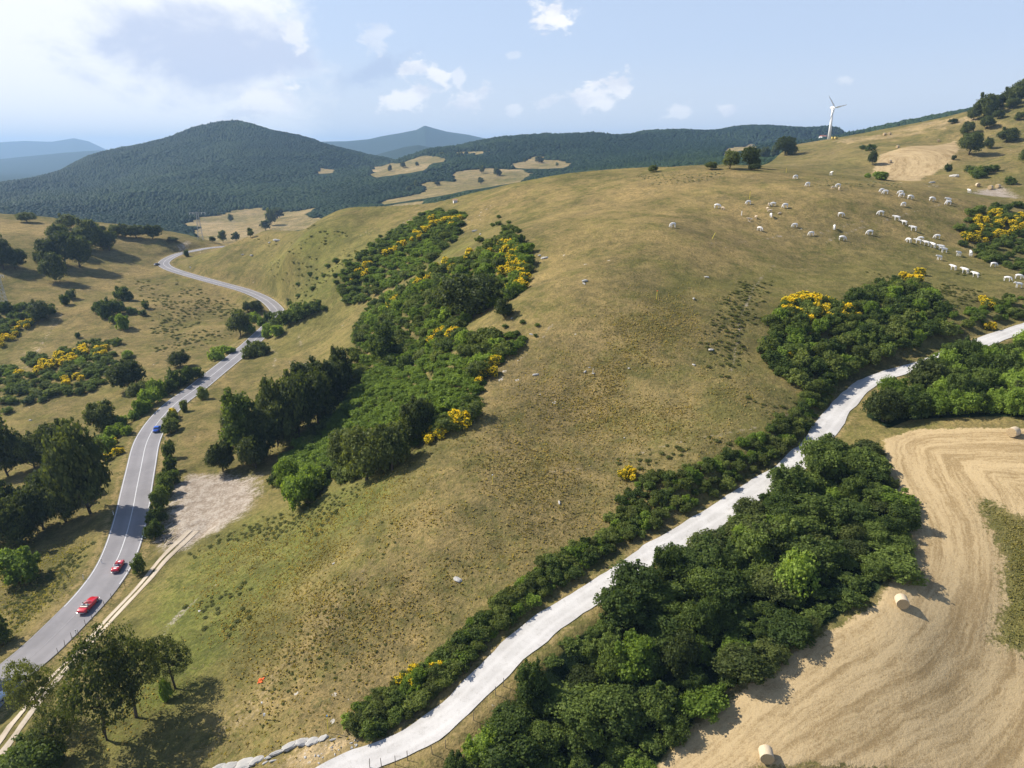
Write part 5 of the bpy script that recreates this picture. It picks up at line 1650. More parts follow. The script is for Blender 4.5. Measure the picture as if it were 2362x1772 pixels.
stake(1729, 459, 16, 0, 'upright yellow stake behind a white cow', rad=.06)
stake(1642, 552, 15, .45, 'yellow stake leaning right in the empty left pasture', rad=.06)
stake(1514, 691, 19, .05, 'yellow stake with an orange tip in mid slope', rad=.05, top='orange')
stake(1137, 1118, 21, -.05, 'thin pale yellow stake on the near slope', rad=.035, top='white')
stake(757, 1690, 33, 0.02, 'yellow stake with a blue cap by the lowest hedge', rad=.04, top='blue_cap')
stake(1710, 497, 10, .08, 'short white marker stake among the calves', mat='white', rad=.10)
stake(1813, 399, 10, 0, 'faint yellow stake on the crest near the tree row', rad=.05)
stake(1367, 860, 10, .1, 'short white stick on the stony upper slope', mat='white', rad=.03)
s_ = stake(609, 1660, 34, 0, 'dark post carrying small white boxes above the rock ledge', mat='post', rad=.035, top='white', cat='post', group=None, name='box_post')
bm = bmesh.new()
box(bm, (.12, -.04, .75), (.22, .14, .30))
bm_obj('meter_box', bm, M['white'], s_)

# delineators and fence posts
DELIN = [(296, 1325), (335, 1242), (193, 1337), (176, 1464), (235, 1300), (262, 1188), (381, 1015), (362, 925), (519, 870), (505, 660)]
for i, (u, v) in enumerate(DELIN):
    x, y, z = at(u, v)
    r_ = empty('delineator', (x, y, float(ground(x, y)) + CAMZ))
    bm = bmesh.new()
    box(bm, (0, 0, .45), (.11, .07, 1.0))
    bm_obj('marker_post', bm, M['white'], r_)
    bm = bmesh.new()
    box(bm, (0, 0, .80), (.114, .074, .16))
    bm_obj('black_band', bm, M['post'], r_)
    tag(r_, 'white roadside delineator with a black band beside the asphalt road', 'delineator', 'white delineators along the asphalt road')
FENCE = [([(213, 1432), (198, 1444), (182, 1468), (166, 1475), (242, 1400), (258, 1383), (150, 1492), (288, 1352), (135, 1510)], 'grey wooden fence post between asphalt road and dirt track', 'fence posts beside the near asphalt road'),
         ([(158, 1340), (170, 1322), (150, 1362), (98, 1412), (125, 1380)], 'grey wooden fence post on the left road bank', 'fence posts on the left road bank'),
         ([(853, 1772), (880, 1770), (912, 1764), (940, 1754), (997, 1740), (1028, 1726), (1092, 1662), (1143, 1604), (1162, 1584), (1530, 1290), (1512, 1304)], 'thin dark fence post along the right edge of the gravel road', 'fence posts along the gravel road'),
         ([(440, 930), (452, 922), (465, 905), (480, 895), (490, 882), (415, 960), (408, 1000), (410, 1020), (404, 1045)], 'thin dark fence post on the right verge of the straight road', 'fence posts on the right verge')]
bm = bmesh.new()
tube(bm, [(0, 0, -.2), (.01, 0, .6), (.03, .01, 1.25)], [.042, .038, .034], 7)
fp = bm_obj('fence_post', bm, M['post'], link=False)
for L, lab, grp in FENCE:
    for i, (u, v) in enumerate(L):
        x, y, z = at(u, v)
        o = link_mesh('fence_post', fp, None, (x, y, float(ground(x, y)) + CAMZ))
        o.rotation_euler = (.05 * math.sin(i * 3.1), .08 * math.sin(i * 5.3), i)
        tag(o, lab, 'post', grp)

# orange sheet lying in the grass
x, y, z = at(600, 1572)
bm = bmesh.new()
n = 7
gr = [[bm.verts.new((i * .13 - .4 + .05 * j, j * .10 - .3 + .06 * math.sin(i), .10 + .06 * math.sin(i * 1.7 + j) + .05 * math.cos(j * 1.3))) for j in range(n)] for i in range(n)]
for i in range(n - 1):
    for j in range(n - 1):
        bm.faces.new((gr[i][j], gr[i + 1][j], gr[i + 1][j + 1], gr[i][j + 1]))
o = bm_obj('orange_sheet', bm, M['orange'], smooth=True)
sm_ = o.modifiers.new('thick', 'SOLIDIFY')
sm_.thickness = .012
o.location = (x, y, float(ground(x, y)) + CAMZ)
o.rotation_euler = (R(14), R(-10), R(25))
tag(o, 'crumpled orange sheet lying on the dry near slope', 'sheet')

M['rock'] = simple('pale_limestone', (.40, .385, .355), .9, .2, .25, 1.6)
M['dark_rock'] = simple('grey_limestone', (.34, .32, .29), .9, .2, .3, 1.6)
ROCKS = []
for i in range(5):
    g = np.random.default_rng(900 + i)
    v, f = ICO3
    n1 = fbm(v[:, 0] * 2 + 9, v[:, 1] * 2 + v[:, 2] * 1.3 + 9, 1.1, 3, i)
    v2 = v * (1 + .38 * n1)[:, None]
    v2 = np.sign(v2) * np.abs(v2) ** .85 * np.array([.5, .36, .30])
    ROCKS.append(mesh_np('rock', v2, f, M['rock'], link=False))


def rock(u, v, wp, label, i, grp, k=1.0, rz=None):
    x, y, z = at(u, v)
    w = wp * depth(x, y, z) / FPX
    o = link_mesh('rock', ROCKS[i % 5], None, (x, y, float(ground(x, y)) + CAMZ + .06 * w))
    o.scale = (w, w * (.7 + .3 * math.sin(i)), w * k)
    o.rotation_euler = (0, .15 * math.sin(i * 2), (i * 1.3) if rz is None else rz)
    return tag(o, label, 'rock', grp)


for i, (u, v, w) in enumerate([(505, 1772, 34), (535, 1770, 40), (568, 1764, 44), (592, 1756, 34), (622, 1748, 26), (640, 1738, 36), (672, 1722, 44), (700, 1713, 34), (720, 1712, 30), (745, 1704, 26), (768, 1707, 16), (630, 1756, 18), (612, 1760, 14)]):
    rock(u, v, w, 'white limestone block in the ledge above the gravel road', i, 'blocks of the limestone ledge', .42, R(28 + 9 * math.sin(i * 2.2)))
for i, (u, v, w) in enumerate([(1056, 1338, 20), (1350, 649, 18), (1347, 655, 12), (1095, 534, 14), (1108, 541, 10), (1256, 596, 16), (1245, 590, 10), (580, 590, 12), (560, 588, 8), (628, 591, 5), (640, 556, 18), (622, 560, 8), (1002, 505, 12), (930, 538, 14), (2200, 408, 24), (2150, 422, 14), (1600, 690, 14), (1630, 640, 12),
                               (1640, 808, 16), (1600, 842, 9), (1236, 865, 14), (1290, 1160, 14), (70, 970, 10), (1350, 858, 12), (1368, 862, 8), (1360, 848, 6), (1450, 850, 8), (1710, 1015, 12), (1180, 735, 10), (1225, 772, 10), (770, 1300, 7), (460, 1410, 8), (1035, 1520, 10), (1440, 1010, 8)]):
    rock(u, v, w, 'pale limestone rock lying in the pasture grass', i + 2, 'pale rocks scattered over the hillside', .55)
g = np.random.default_rng(5)
for i in range(34):
    u, v = 690 + 190 * g.random(), 0
    v = 1772 - (u - 690) * .36 + g.normal() * 8 - 14
    rock(u, v, 3 + 6 * g.random(), 'loose stone on the scree beside the gravel road', i, 'loose stones beside the gravel road', .7)

# old logs by the bare patch
M['log'] = simple('weathered_log', (.30, .26, .22), .9, .1, .35, 4)
for i in range(22):
    u, v = 362 + 40 * g.random(), 1226 + 30 * g.random()
    x, y, z = at(u, v)
    L, rr = 1.0 + 1.4 * g.random(), .05 + .05 * g.random()
    bm = bmesh.new()
    tube(bm, [(-L / 2, 0, 0), (0, .05 * g.normal(), .02), (L / 2, 0, .0)], [rr, rr * .95, rr * .8], 8)
    o = bm_obj('log', bm, M['log'], smooth=True)
    o.location = (x, y, float(ground(x, y)) + CAMZ + .08 + .25 * g.random())
    o.rotation_euler = (0, .25 * g.normal(), g.random() * PI)
    tag(o, 'grey weathered log in the heap beside the bare patch', 'log', 'logs heaped beside the bare patch')


# ------------------------------------------------------------------ wind turbine, hut, pylons, far house
M['turbine'] = simple('turbine_white', (.88, .88, .88), .5, .4, .02)


def turbine():
    x, y, z = at(1912, 321)
    k = depth(x, y, z) / FPX
    H = 66 * k
    zb = float(ground(x, y)) + CAMZ
    root = empty('wind_turbine', (x, y, zb), R(12))
    bm = bmesh.new()
    tube(bm, [(0, 0, -2), (0, 0, H * .5), (0, 0, H)], [1.25, .95, .68], 20)
    bm_obj('tower', bm, M['turbine'], root, smooth=True)
    bm = bmesh.new()
    loft(bm, [[(math.cos(2 * PI * j / 12) * rx, yy, H + .55 + math.sin(2 * PI * j / 12) * rz) for j in range(12)] for yy, rx, rz in ((-1.7, .55, .6), (-1.2, .85, .85), (.8, .85, .85), (2.6, .7, .75), (3.1, .45, .5))])
    bm_obj('nacelle', bm, M['turbine'], root, smooth=True)
    bm = bmesh.new()
    loft(bm, [[(math.cos(2 * PI * j / 12) * r, yy, H + .55 + math.sin(2 * PI * j / 12) * r) for j in range(12)] for yy, r in ((-1.72, .62), (-2.4, .6), (-2.9, .38), (-3.1, .08))])
    hub = bm_obj('hub', bm, M['turbine'], root, smooth=True)
    B = 31 * k
    for ang in (-38, 78, 196):
        bm = bmesh.new()
        rings = []
        for t, c, tw, th in ((0, .5, 0, .5), (.06, .55, 5, .45), (.2, 1.5, 16, .3), (.45, 1.05, 9, .2), (.75, .7, 5, .12), (.97, .42, 2, .06), (1.0, .12, 1, .03)):
            r = B * t
            ring = []
            for j in range(10):
                a = 2 * PI * j / 10
                cx, cy = math.cos(a) * c * .5 + c * .12, math.sin(a) * th * .5
                tr = R(tw)
                px_, py_ = cx * math.cos(tr) - cy * math.sin(tr), cx * math.sin(tr) + cy * math.cos(tr)
                q = Vector((px_, py_ - 2.2, r))
                q.rotate(Matrix.Rotation(R(ang), 3, 'Y'))
                ring.append((q.x, q.y, q.z + H + .55))
            rings.append(ring)
        loft(bm, rings)
        bm_obj('blade', bm, M['turbine'], root, smooth=True)
    tag(root, 'white three bladed wind turbine on the far right ridge', 'wind turbine')


turbine()


def hut(u, v, wpx, hpx, label, roofc, wallc=(.74, .72, .69), cat='hut', name='hut'):
    x, y, z = at(u, v)
    k = depth(x, y, z) / FPX
    w, h, d = wpx * k, hpx * k, wpx * k * .7
    root = empty(name, (x, y, float(ground(x, y)) + CAMZ), R(20))
    bm = bmesh.new()
    box(bm, (0, 0, h * .32), (w, d, h * .84))
    wl = bm_obj('wall', bm, simple(name + '_render', wallc, .9, .1), root)
    bm = bmesh.new()
    o_ = .2
    a = [bm.verts.new(p) for p in ((-w / 2 - o_, -d / 2 - o_, h * .73), (w / 2 + o_, -d / 2 - o_, h * .73), (w / 2 + o_, d / 2 + o_, h * .73), (-w / 2 - o_, d / 2 + o_, h * .73), (-w / 2 - o_, 0, h * 1.05), (w / 2 + o_, 0, h * 1.05))]
    for f in ((0, 1, 5, 4), (2, 3, 4, 5), (0, 4, 3), (1, 2, 5), (0, 3, 2, 1)):
        bm.faces.new([a[i] for i in f])
    bm_obj('roof', bm, simple(name + '_tiles', roofc, .9, .1, .2), root)
    dk = simple(name + '_dark', (.05, .05, .05), .6, .3)
    bm = bmesh.new()
    box(bm, (-w * .2, -d / 2 - .01, h * .25), (w * .16, .05, h * .5))
    bm_obj('door', bm, dk, root)
    for sx in (.12, .34):
        bm = bmesh.new()
        box(bm, (w * sx, -d / 2 - .01, h * .42), (w * .1, .05, h * .16))
        bm_obj('window', bm, dk, root)
    return tag(root, label, cat)


hut(1898, 322, 15, 9, 'small pale hut with a reddish roof left of the turbine foot', (.36, .15, .10))
hut(1050, 468, 9, 8, 'tiny white farmhouse at the edge of the valley woods', (.45, .28, .20), cat='house', name='farmhouse')
M['machine'] = simple('machine_yellow', (.55, .42, .12), .6, .3)
for u, v, lab in ((1921, 322, 'left of two tiny yellowish trailers beside the turbine foot'), (1928, 322, 'right of two tiny yellowish trailers beside the turbine foot')):
    x, y, z = at(u, v)
    root = empty('trailer', (x, y, float(ground(x, y)) + CAMZ), R(15))
    bm = bmesh.new()
    vs = box(bm, (0, 0, 1.15), (2.3, 1.7, 1.3))
    bmesh.ops.bevel(bm, geom=bm.edges[:], offset=.12, segments=2, affect='EDGES')
    box(bm, (1.5, 0, .55), (.9, .12, .12))
    bm_obj('trailer_body', bm, M['machine'], root)
    for sx in (-1, 1):
        bm = bmesh.new()
        tube(bm, [(0, sx * .86, .38), (0, sx * 1.02, .38)], [.38, .38], 14)
        bm_obj('wheel', bm, M['post'], root)
    tag(root, lab, 'trailer', 'trailers beside the turbine')


def pylon(u, v, hpx, arm_px, label, thick):
    x, y, z = at(u, v)
    k = depth(x, y, z) / FPX
    H, A = hpx * k, arm_px * k
    root = empty('pylon', (x, y, float(ground(x, y)) + CAMZ), R(15))
    bm = bmesh.new()
    b0, b1 = H * .085, H * .03
    lev = [(-.02 + 1.02 * (i / 9) ** .92) for i in range(10)]
    for a, b in zip(lev, lev[1:]):
        wa, wb = b0 + (b1 - b0) * a, b0 + (b1 - b0) * b
        ca = [(sx * wa, sy * wa, a * H) for sx, sy in ((-1, -1), (1, -1), (1, 1), (-1, 1))]
        cb = [(sx * wb, sy * wb, b * H) for sx, sy in ((-1, -1), (1, -1), (1, 1), (-1, 1))]
        for i in range(4):
            beam(bm, ca[i], cb[i], thick)
            beam(bm, ca[i], cb[(i + 1) % 4], thick * .6)
            beam(bm, cb[i], cb[(i + 1) % 4], thick * .6)
    bm_obj('lattice_tower', bm, M['steel'], root)
    bm = bmesh.new()
    for s in (-1, 1):
        beam(bm, (0, s * b1, H), (-A / 2, 0, H * .985), thick)
        beam(bm, (0, s * b1, H), (A / 2, 0, H * .985), thick)
        beam(bm, (0, s * b1, H * .92), (-A / 2, 0, H * .985), thick * .8)
        beam(bm, (0, s * b1, H * .92), (A / 2, 0, H * .985), thick * .8)
    for i in range(-4, 5):
        beam(bm, (A / 2 * i / 4.4, 0, H * .985), (A / 2 * (i + .8) / 4.4, 0, H * (.985 - .05 * (1 - abs(i) / 4.4))), thick * .6)
    bm_obj('crossarm', bm, M['steel'], root)
    for sx in (-1, -.55, .55, 1):
        bm = bmesh.new()
        tube(bm, [(A / 2 * sx * .96, 0, H * .985), (A / 2 * sx * .96, 0, H * .985 - H * .07)], [thick * .9, thick * .9], 6)
        bm_obj('insulator', bm, M['white'], root)
    tag(root, label, 'pylon', None)


pylon(463, 553, 62, 34, 'steel lattice pylon with a wide crossarm beyond the far road bend', .13)
pylon(12, 712, 78, 22, 'steel lattice pylon cut by the left edge', .12)

# utility pole right of the bend
x, y, z = at(666, 728)
bm = bmesh.new()
tube(bm, [(0, 0, -.3), (0, 0, 4), (0, 0, 8)], [.14, .12, .09], 8)
o = bm_obj('utility_pole', bm, M['post'])
o.location = (x, y, float(ground(x, y)) + CAMZ)
tag(o, 'grey wooden pole standing right of the sharp road bend', 'pole')
bm = bmesh.new()
beam(bm, (-.7, 0, 7.6), (.7, 0, 7.6), .12)
bm_obj('crossbar', bm, M['post'], o)
# road sign near the hairpin
x, y, z = at(440, 624)
root = empty('road_sign', (x, y, float(ground(x, y)) + CAMZ))
bm = bmesh.new()
tube(bm, [(0, 0, -.2), (0, 0, 2.2)], [.05, .05], 8)
bm_obj('pole', bm, M['steel'], root)
bm = bmesh.new()
box(bm, (0, -.06, 1.75), (.75, .04, .75))
bm_obj('sign_plate', bm, M['white'], root)
tag(root, 'small white road sign on a pole inside the farthest bend', 'sign')


# ------------------------------------------------------------------ cars and the people in them
def paint(name, c):
    m, T, out = mat_new(name)
    n = T.noise(T.new('ShaderNodeTexCoord').outputs['Object'], 6, 3)
    b = principled(T, out, T.mix(n, tuple(x * .93 for x in c), c), .28, .5)
    b.inputs['Coat Weight'].default_value = .8
    b.inputs['Coat Roughness'].default_value = .06
    return m


M['tyre'] = simple('tyre_rubber', (.022, .022, .022), .8, .2)
M['chrome'] = simple('chrome', (.62, .62, .64), .15, .8, .05, Metallic=1.0)
M['leather'] = simple('dark_leather', (.045, .03, .026), .5, .4)
M['cream'] = simple('cream_trim', (.62, .57, .48), .6, .3)
M['lamp'] = simple('lamp_glass', (.75, .74, .70), .1, .7)
M['red_lamp'] = simple('red_lamp', (.45, .02, .015), .2, .6)
M['glass_dark'] = simple('car_glass', (.03, .035, .045), .05, .8)
mg, T, out = mat_new('windscreen_glass')
tr_, gl_ = T.new('ShaderNodeBsdfTransparent'), T.new('ShaderNodeBsdfGlossy')
gl_.inputs['Roughness'].default_value = .03
tr_.inputs[0].default_value = (.85, .9, .9, 1)
mxs = T.new('ShaderNodeMixShader')
mxs.inputs[0].default_value = .18
T.l.new(tr_.outputs[0], mxs.inputs[1])
T.l.new(gl_.outputs[0], mxs.inputs[2])
T.l.new(mxs.outputs[0], out.inputs[0])
M['glass'] = mg


def car_body(st, open_=(9, 9), n_in=.70):
    """st: stations (x, half width, sill, shoulder, crown); open_: x range of the cockpit well"""
    bm = bmesh.new()
    rings = []
    for x, w, zb, zs, zc in st:
        well = open_[0] < x < open_[1]
        P = [(w * .86, zb), (w * .98, zb + .10), (w, (zb + zs) * .52), (w * .965, zs - .10), (w * .88, zs - .02), (w * (n_in + .06), zs + (zc - zs) * .35)]
        P += [(w * n_in, .40 if well else zs + (zc - zs) * .55), (w * .35, .36 if well else zs + (zc - zs) * .9), (0, .36 if well else zc)]
        ring = [(x, y, z) for y, z in P] + [(x, -y, z) for y, z in P[-2::-1]]
        rings.append(ring)
    loft(bm, rings)
    return bm


def wheel(root, x, y, r, w):
    bm = bmesh.new()
    tube(bm, [(x, y - w / 2, r), (x, y - w / 2 + .03, r), (x, y + w / 2 - .03, r), (x, y + w / 2, r)], [r * .9, r, r, r * .9], 22)
    o = bm_obj('wheel', bm, M['tyre'], root, smooth=False)
    s = 1 if y > 0 else -1
    bm = bmesh.new()
    tube(bm, [(x, y + s * (w / 2 - .01), r), (x, y + s * (w / 2 + .012), r)], [r * .6, r * .52], 18)
    bm_obj('rim', bm, M['chrome'], o)


def small(root, name, mat, shapes, smooth=False):
    bm = bmesh.new()
    for kind, *a in shapes:
        (box if kind == 'b' else tube)(bm, *a)
    return bm_obj(name, bm, M[mat] if isinstance(mat, str) else mat, root, smooth)


def person_in(root_loc, rot, seat, shirt, hair, label, arms_up=True, scale=1.0):
    """a seated figure: one skinned body with tapering limbs, hair and shirt colour as real parts"""
    skin = simple('skin', (.46, .28, .20), .6, .3, .08)
    V = [(0, 0, .10), (-.06, 0, .34), (-.08, 0, .52), (-.06, 0, .64), (-.03, 0, .72), (-.02, 0, .82), (.0, 0, .90)]
    Rd = [(.15, .17), (.13, .17), (.12, .18), (.055, .06), (.075, .07), (.085, .075), (.06, .05)]
    E_ = [(i, i + 1) for i in range(6)]
    for s in (-1, 1):
        b = len(V)
        V += [(-.07, s * .19, .54), (.04, s * .24, .33), (.30, s * .17, .40), (.40, s * .15, .42)]
        Rd += [(.06, .06), (.045, .045), (.035, .035), (.04, .025)]
        E_ += [(2, b), (b, b + 1), (b + 1, b + 2), (b + 2, b + 3)]
        b = len(V)
        V += [(.10, s * .10, .10), (.48, s * .12, .18), (.72, s * .12, -.08), (.84, s * .12, -.08)]
        Rd += [(.09, .09), (.07, .07), (.05, .05), (.035, .035)]
        E_ += [(0, b), (b, b + 1), (b + 1, b + 2), (b + 2, b + 3)]
    body = skinned('person', V, E_, Rd, skin)
    o = link_mesh('person', body)
    q = Matrix.Rotation(rot, 3, 'Z')
    o.rotation_euler = (0, 0, rot)
    o.location = Vector(root_loc) + q @ Vector(seat)
    sh = simple('shirt', shirt, .85, .1)
    bm = bmesh.new()
    loft(bm, [[(cx + math.cos(2 * PI * j / 14) * a, math.sin(2 * PI * j / 14) * b, z) for j in range(14)] for cx, a, b, z in ((0, .17, .20, .06), (-.05, .15, .20, .32), (-.08, .14, .225, .52), (-.07, .10, .15, .60), (-.06, .075, .08, .64))])
    for s in (-1, 1):
        tube(bm, [(-.07, s * .19, .54), (-.01, s * .225, .43), (.04, s * .245, .33)], [.08, .07, .06], 10)
    bm_obj('shirt', bm, sh, o, smooth=True)
    bm = bmesh.new()
    bmesh.ops.create_uvsphere(bm, u_segments=14, v_segments=8, radius=1, matrix=Matrix.Translation((-.035, 0, .85)) @ Matrix.Diagonal((.105, .095, .095, 1)))
    for v in bm.verts:
        if v.co.x > .03 and v.co.z < .90:
            v.co.x = .03
    bm_obj('hair', bm, simple('hair', hair, .7, .2), o, smooth=True)
    bm = bmesh.new()
    for s in (-1, 1):
        bmesh.ops.create_uvsphere(bm, u_segments=6, v_segments=4, radius=.012, matrix=Matrix.Translation((.062, s * .03, .83)))
    bm_obj('eyes', bm, M['tyre'], o)
    return tag(o, label, 'person', 'people riding in the red convertibles')


def place(u, v):
    x, y, z = at(u, v)
    i = int(np.argmin((road_c[:, 0] - x) ** 2 + (road_c[:, 1] - y) ** 2))
    d = road_c[min(i + 3, len(road_c) - 1), :2] - road_c[max(i - 3, 0), :2]
    return (x, y, float(ground(x, y)) + CAMZ + .105), math.atan2(d[1], d[0])


def long_roadster():
    loc, rot = place(205, 1402)
    root = empty('convertible', loc, rot)
    pm = paint('bright_red_paint', (.56, .012, .022))
    st = [(-2.16, .42, .42, .52, .54), (-2.12, .60, .34, .66, .68), (-1.9, .74, .26, .76, .79), (-1.5, .80, .20, .82, .86), (-1.02, .82, .18, .84, .90), (-.98, .82, .18, .83, .88), (-.55, .80, .18, .80, .84), (.02, .79, .18, .80, .84), (.06, .79, .18, .82, .90), (.7, .79, .18, .82, .90), (1.3, .79, .20, .80, .86), (1.75, .74, .25, .74, .78), (2.05, .62, .34, .64, .66), (2.16, .45, .42, .52, .54)]
    bm_obj('body', car_body(st, (-1.0, .04)), pm, root, smooth=True)
    for x in (-1.38, 1.32):
        for y in (-.72, .72):
            wheel(root, x, y, .33, .17)
    for y in (-.33, .33):
        small(root, 'seat', 'leather', [('b', (-.62, y, .48), (.5, .5, .16)), ('b', (-.88, y, .72), (.14, .48, .46))])
    small(root, 'windscreen', 'glass', [('b', (.10, 0, 1.06), (.02, 1.12, .34), Matrix.Rotation(R(-28), 3, 'Y'))])
    small(root, 'windscreen_frame', 'chrome', [('b', (.03, 0, 1.22), (.03, 1.16, .03)), ('b', (.10, -.57, 1.06), (.03, .03, .36), Matrix.Rotation(R(-28), 3, 'Y')), ('b', (.10, .57, 1.06), (.03, .03, .36), Matrix.Rotation(R(-28), 3, 'Y'))])
    small(root, 'folded_hood', 'cream', [('b', (-1.16, 0, .92), (.30, 1.12, .10)), ('b', (-1.0, 0, .885), (.08, 1.2, .05))])
    small(root, 'steering_wheel', 'tyre', [('t', [(-.22 + .02 * math.sin(a), .33 + .17 * math.cos(a), .80 + .17 * math.sin(a)) for a in np.linspace(0, 2 * PI, 18)], [.014] * 18, 6)])
    for y in (-.52, .52):
        small(root, 'headlight', 'lamp', [('t', [(2.02, y, .64), (2.10, y, .63)], [.10, .09], 12)])
        small(root, 'tail_light', 'red_lamp', [('b', (-2.12, y, .60), (.06, .14, .10))])
    small(root, 'rear_bumper', 'chrome', [('t', [(-2.05, -.74, .42), (-2.24, -.45, .42), (-2.26, 0, .42), (-2.24, .45, .42), (-2.05, .74, .42)], [.04] * 5, 8)])
    small(root, 'front_bumper', 'chrome', [('t', [(2.02, -.74, .42), (2.23, -.45, .42), (2.26, 0, .42), (2.23, .45, .42), (2.02, .74, .42)], [.04] * 5, 8)])
    tag(root, 'long glossy red open roadster, nearer of two on the road', 'car', 'classic cars driving up the road')
    person_in(loc, rot, (-.62, .33, .50), (.55, .56, .60), (.06, .04, .03), 'driver in a grey shirt inside the nearer red roadster')
    person_in(loc, rot, (-.62, -.33, .50), (.72, .70, .68), (.22, .15, .09), 'passenger in a white shirt inside the nearer red roadster')


def small_roadster():
    loc, rot = place(273, 1312)
    root = empty('convertible', loc, rot)
    pm = paint('dark_red_paint', (.50, .012, .020))
    st = [(-1.86, .36, .40, .50, .52), (-1.80, .54, .32, .66, .68), (-1.5, .68, .22, .76, .80), (-1.1, .74, .18, .80, .84), (-.82, .74, .17, .80, .85), (-.78, .74, .17, .78, .82), (-.3, .72, .17, .74, .78), (.12, .72, .17, .76, .80), (.16, .72, .17, .78, .84), (.7, .73, .18, .78, .84), (1.2, .73, .20, .76, .80), (1.6, .66, .26, .68, .72), (1.84, .48, .36, .56, .58)]
    bm_obj('body', car_body(st, (-.8, .14)), pm, root, smooth=True)
    for x in (-1.15, 1.15):
        for y in (-.66, .66):
            wheel(root, x, y, .31, .15)
    for y in (-.30, .30):
        small(root, 'seat', 'leather', [('b', (-.42, y, .46), (.45, .44, .15)), ('b', (-.66, y, .68), (.12, .42, .42))])
    small(root, 'windscreen', 'glass', [('b', (.18, 0, .97), (.02, 1.02, .28), Matrix.Rotation(R(-30), 3, 'Y'))])
    small(root, 'windscreen_frame', 'chrome', [('b', (.11, 0, 1.10), (.025, 1.05, .025))])
    small(root, 'tail_roundel', 'white', [('t', [(-1.28, 0, .80), (-1.28, 0, .832)], [.27, .27], 24)])
    small(root, 'bonnet_roundel', 'white', [('t', [(.95, .0, .79), (.95, 0, .836)], [.24, .24], 24)])
    small(root, 'tonneau_trim', 'white', [('b', (-.90, 0, .85), (.16, 1.0, .05))])
    small(root, 'steering_wheel', 'tyre', [('t', [(-.02, .30 + .16 * math.cos(a), .78 + .16 * math.sin(a)) for a in np.linspace(0, 2 * PI, 18)], [.014] * 18, 6)])
    for y in (-.46, .46):
        small(root, 'headlight', 'lamp', [('t', [(1.70, y, .66), (1.78, y, .65)], [.09, .08], 12)])
        small(root, 'tail_light', 'red_lamp', [('b', (-1.80, y, .60), (.06, .10, .10))])
    small(root, 'rear_bumper', 'chrome', [('t', [(-1.78, -.62, .40), (-1.93, -.3, .40), (-1.94, .3, .40), (-1.78, .62, .40)], [.03] * 4, 8)])
    tag(root, 'small red open racer with white roundels, farther of two', 'car', 'classic cars driving up the road')
    person_in(loc, rot, (-.42, .30, .46), (.70, .70, .72), (.75, .74, .72), 'driver in white with a pale cap inside the farther red racer')
    person_in(loc, rot, (-.42, -.30, .46), (.10, .13, .25), (.08, .05, .04), 'passenger in dark blue inside the farther red racer')


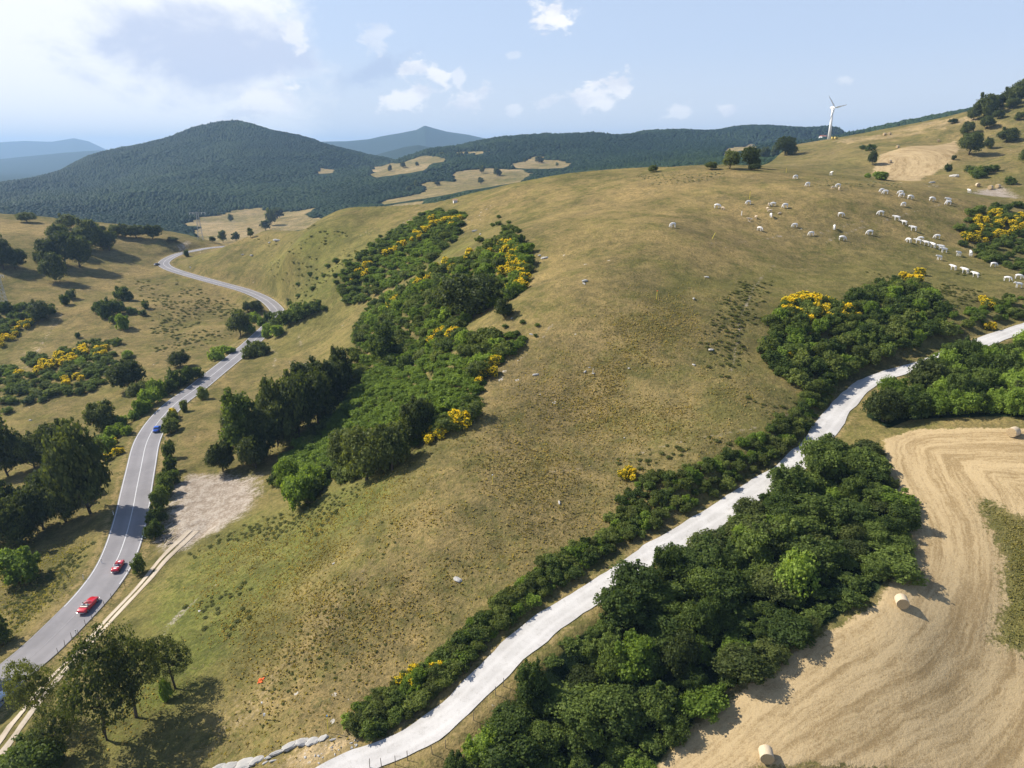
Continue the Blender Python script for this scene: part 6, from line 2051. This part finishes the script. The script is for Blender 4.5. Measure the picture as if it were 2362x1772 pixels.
def coupe(loc, rot, color, label, cat='car', group='classic cars driving up the road'):
    root = empty('coupe', loc, rot)
    pm = paint('coupe_paint', color)
    st = [(-1.98, .42, .40, .52, .54), (-1.92, .62, .32, .68, .70), (-1.55, .76, .22, .80, .84), (-1.0, .81, .18, .84, .88), (-.2, .81, .18, .84, .88), (.55, .81, .18, .84, .88), (1.1, .80, .20, .82, .87), (1.6, .74, .26, .76, .79), (1.9, .60, .34, .64, .66), (1.98, .45, .42, .54, .55)]
    bm_obj('body', car_body(st), pm, root, smooth=True)
    bm = bmesh.new()
    loft(bm, [[(x, s * w, z) for s, w, z in ((1, w0, .80), (1, w1, zt - .03), (1, w1 * .6, zt), (-1, w1 * .6, zt), (-1, w1, zt - .03), (-1, w0, .80))] for x, w0, w1, zt in ((-1.45, .58, .50, .86), (-.75, .68, .52, 1.24), (.0, .70, .54, 1.27), (.35, .68, .52, 1.20), (.82, .60, .52, .87))])
    gh = bm_obj('greenhouse', bm, M['glass_dark'], root, smooth=False)
    bm = bmesh.new()
    loft(bm, [[(x, s * w, z) for s, w, z in ((1, w1 * 1.02, zt - .07), (1, w1 * 1.02, zt - .015), (1, w1 * .6, zt + .02), (-1, w1 * .6, zt + .02), (-1, w1 * 1.02, zt - .015), (-1, w1 * 1.02, zt - .07))] for x, w1, zt in ((-.85, .52, 1.20), (-.7, .54, 1.25), (.0, .56, 1.285), (.3, .54, 1.23), (.42, .52, 1.18))])
    for s in (-1, 1):
        beam(bm, (-.80, s * .53, 1.20), (-1.42, s * .60, .84), .07)
        beam(bm, (.38, s * .53, 1.18), (.80, s * .61, .85), .05)
        beam(bm, (-.25, s * .56, 1.25), (-.3, s * .69, .84), .05)
    bm_obj('roof', bm, pm, root)
    for x in (-1.22, 1.22):
        for y in (-.72, .72):
            wheel(root, x, y, .31, .17)
    for y in (-.5, .5):
        small(root, 'headlight', 'lamp', [('t', [(1.84, y, .64), (1.92, y, .63)], [.10, .09], 12)])
        small(root, 'tail_light', 'red_lamp', [('b', (-1.93, y, .62), (.06, .18, .09))])
    small(root, 'rear_bumper', 'chrome', [('t', [(-1.9, -.72, .42), (-2.05, -.4, .42), (-2.05, .4, .42), (-1.9, .72, .42)], [.035] * 4, 8)])
    small(root, 'front_bumper', 'chrome', [('t', [(1.88, -.72, .42), (2.04, -.4, .42), (2.04, .4, .42), (1.88, .72, .42)], [.035] * 4, 8)])
    return tag(root, label, cat, group)


long_roadster()
small_roadster()
loc, rot = place(363, 994)
coupe(loc, rot, (.015, .10, .52), 'bright blue coupe driving away on the winding road')
x, y, z = at(362, 612)
coupe((x, y, float(ground(x, y)) + CAMZ + .05), R(75), (.02, .022, .03), 'tiny dark car parked on the outside of the farthest bend', group='cars along the far road')
x, y, z = at(-18, 1624)
coupe((x, y, float(ground(x, y)) + CAMZ + .03), R(55), (.60, .66, .72), 'white car almost wholly cut by the left edge', group=None)


# ------------------------------------------------------------------ the air
def haze():
    top = float(Z.max()) + 90
    bot = float(Z.min()) - 2
    bm = bmesh.new()
    box(bm, (0, 8000, (top + bot) / 2 + CAMZ), (33000, 17000, top - bot))
    m, T, out = mat_new('haze_air')
    pv = T.new('ShaderNodeVolumePrincipled')
    pv.inputs['Color'].default_value = HAZE['color'] + (1.0,)
    pv.inputs['Density'].default_value = HAZE['density']
    pv.inputs['Anisotropy'].default_value = HAZE['aniso']
    T.l.new(pv.outputs[0], out.inputs['Volume'])
    o = bm_obj('haze', bm, m)
    structure(tag(o, 'thin blue summer haze over the whole valley', 'haze'), 'stuff')


HAZE = dict(color=(.44, .68, 1.0), density=.00011, aniso=.1)
haze()
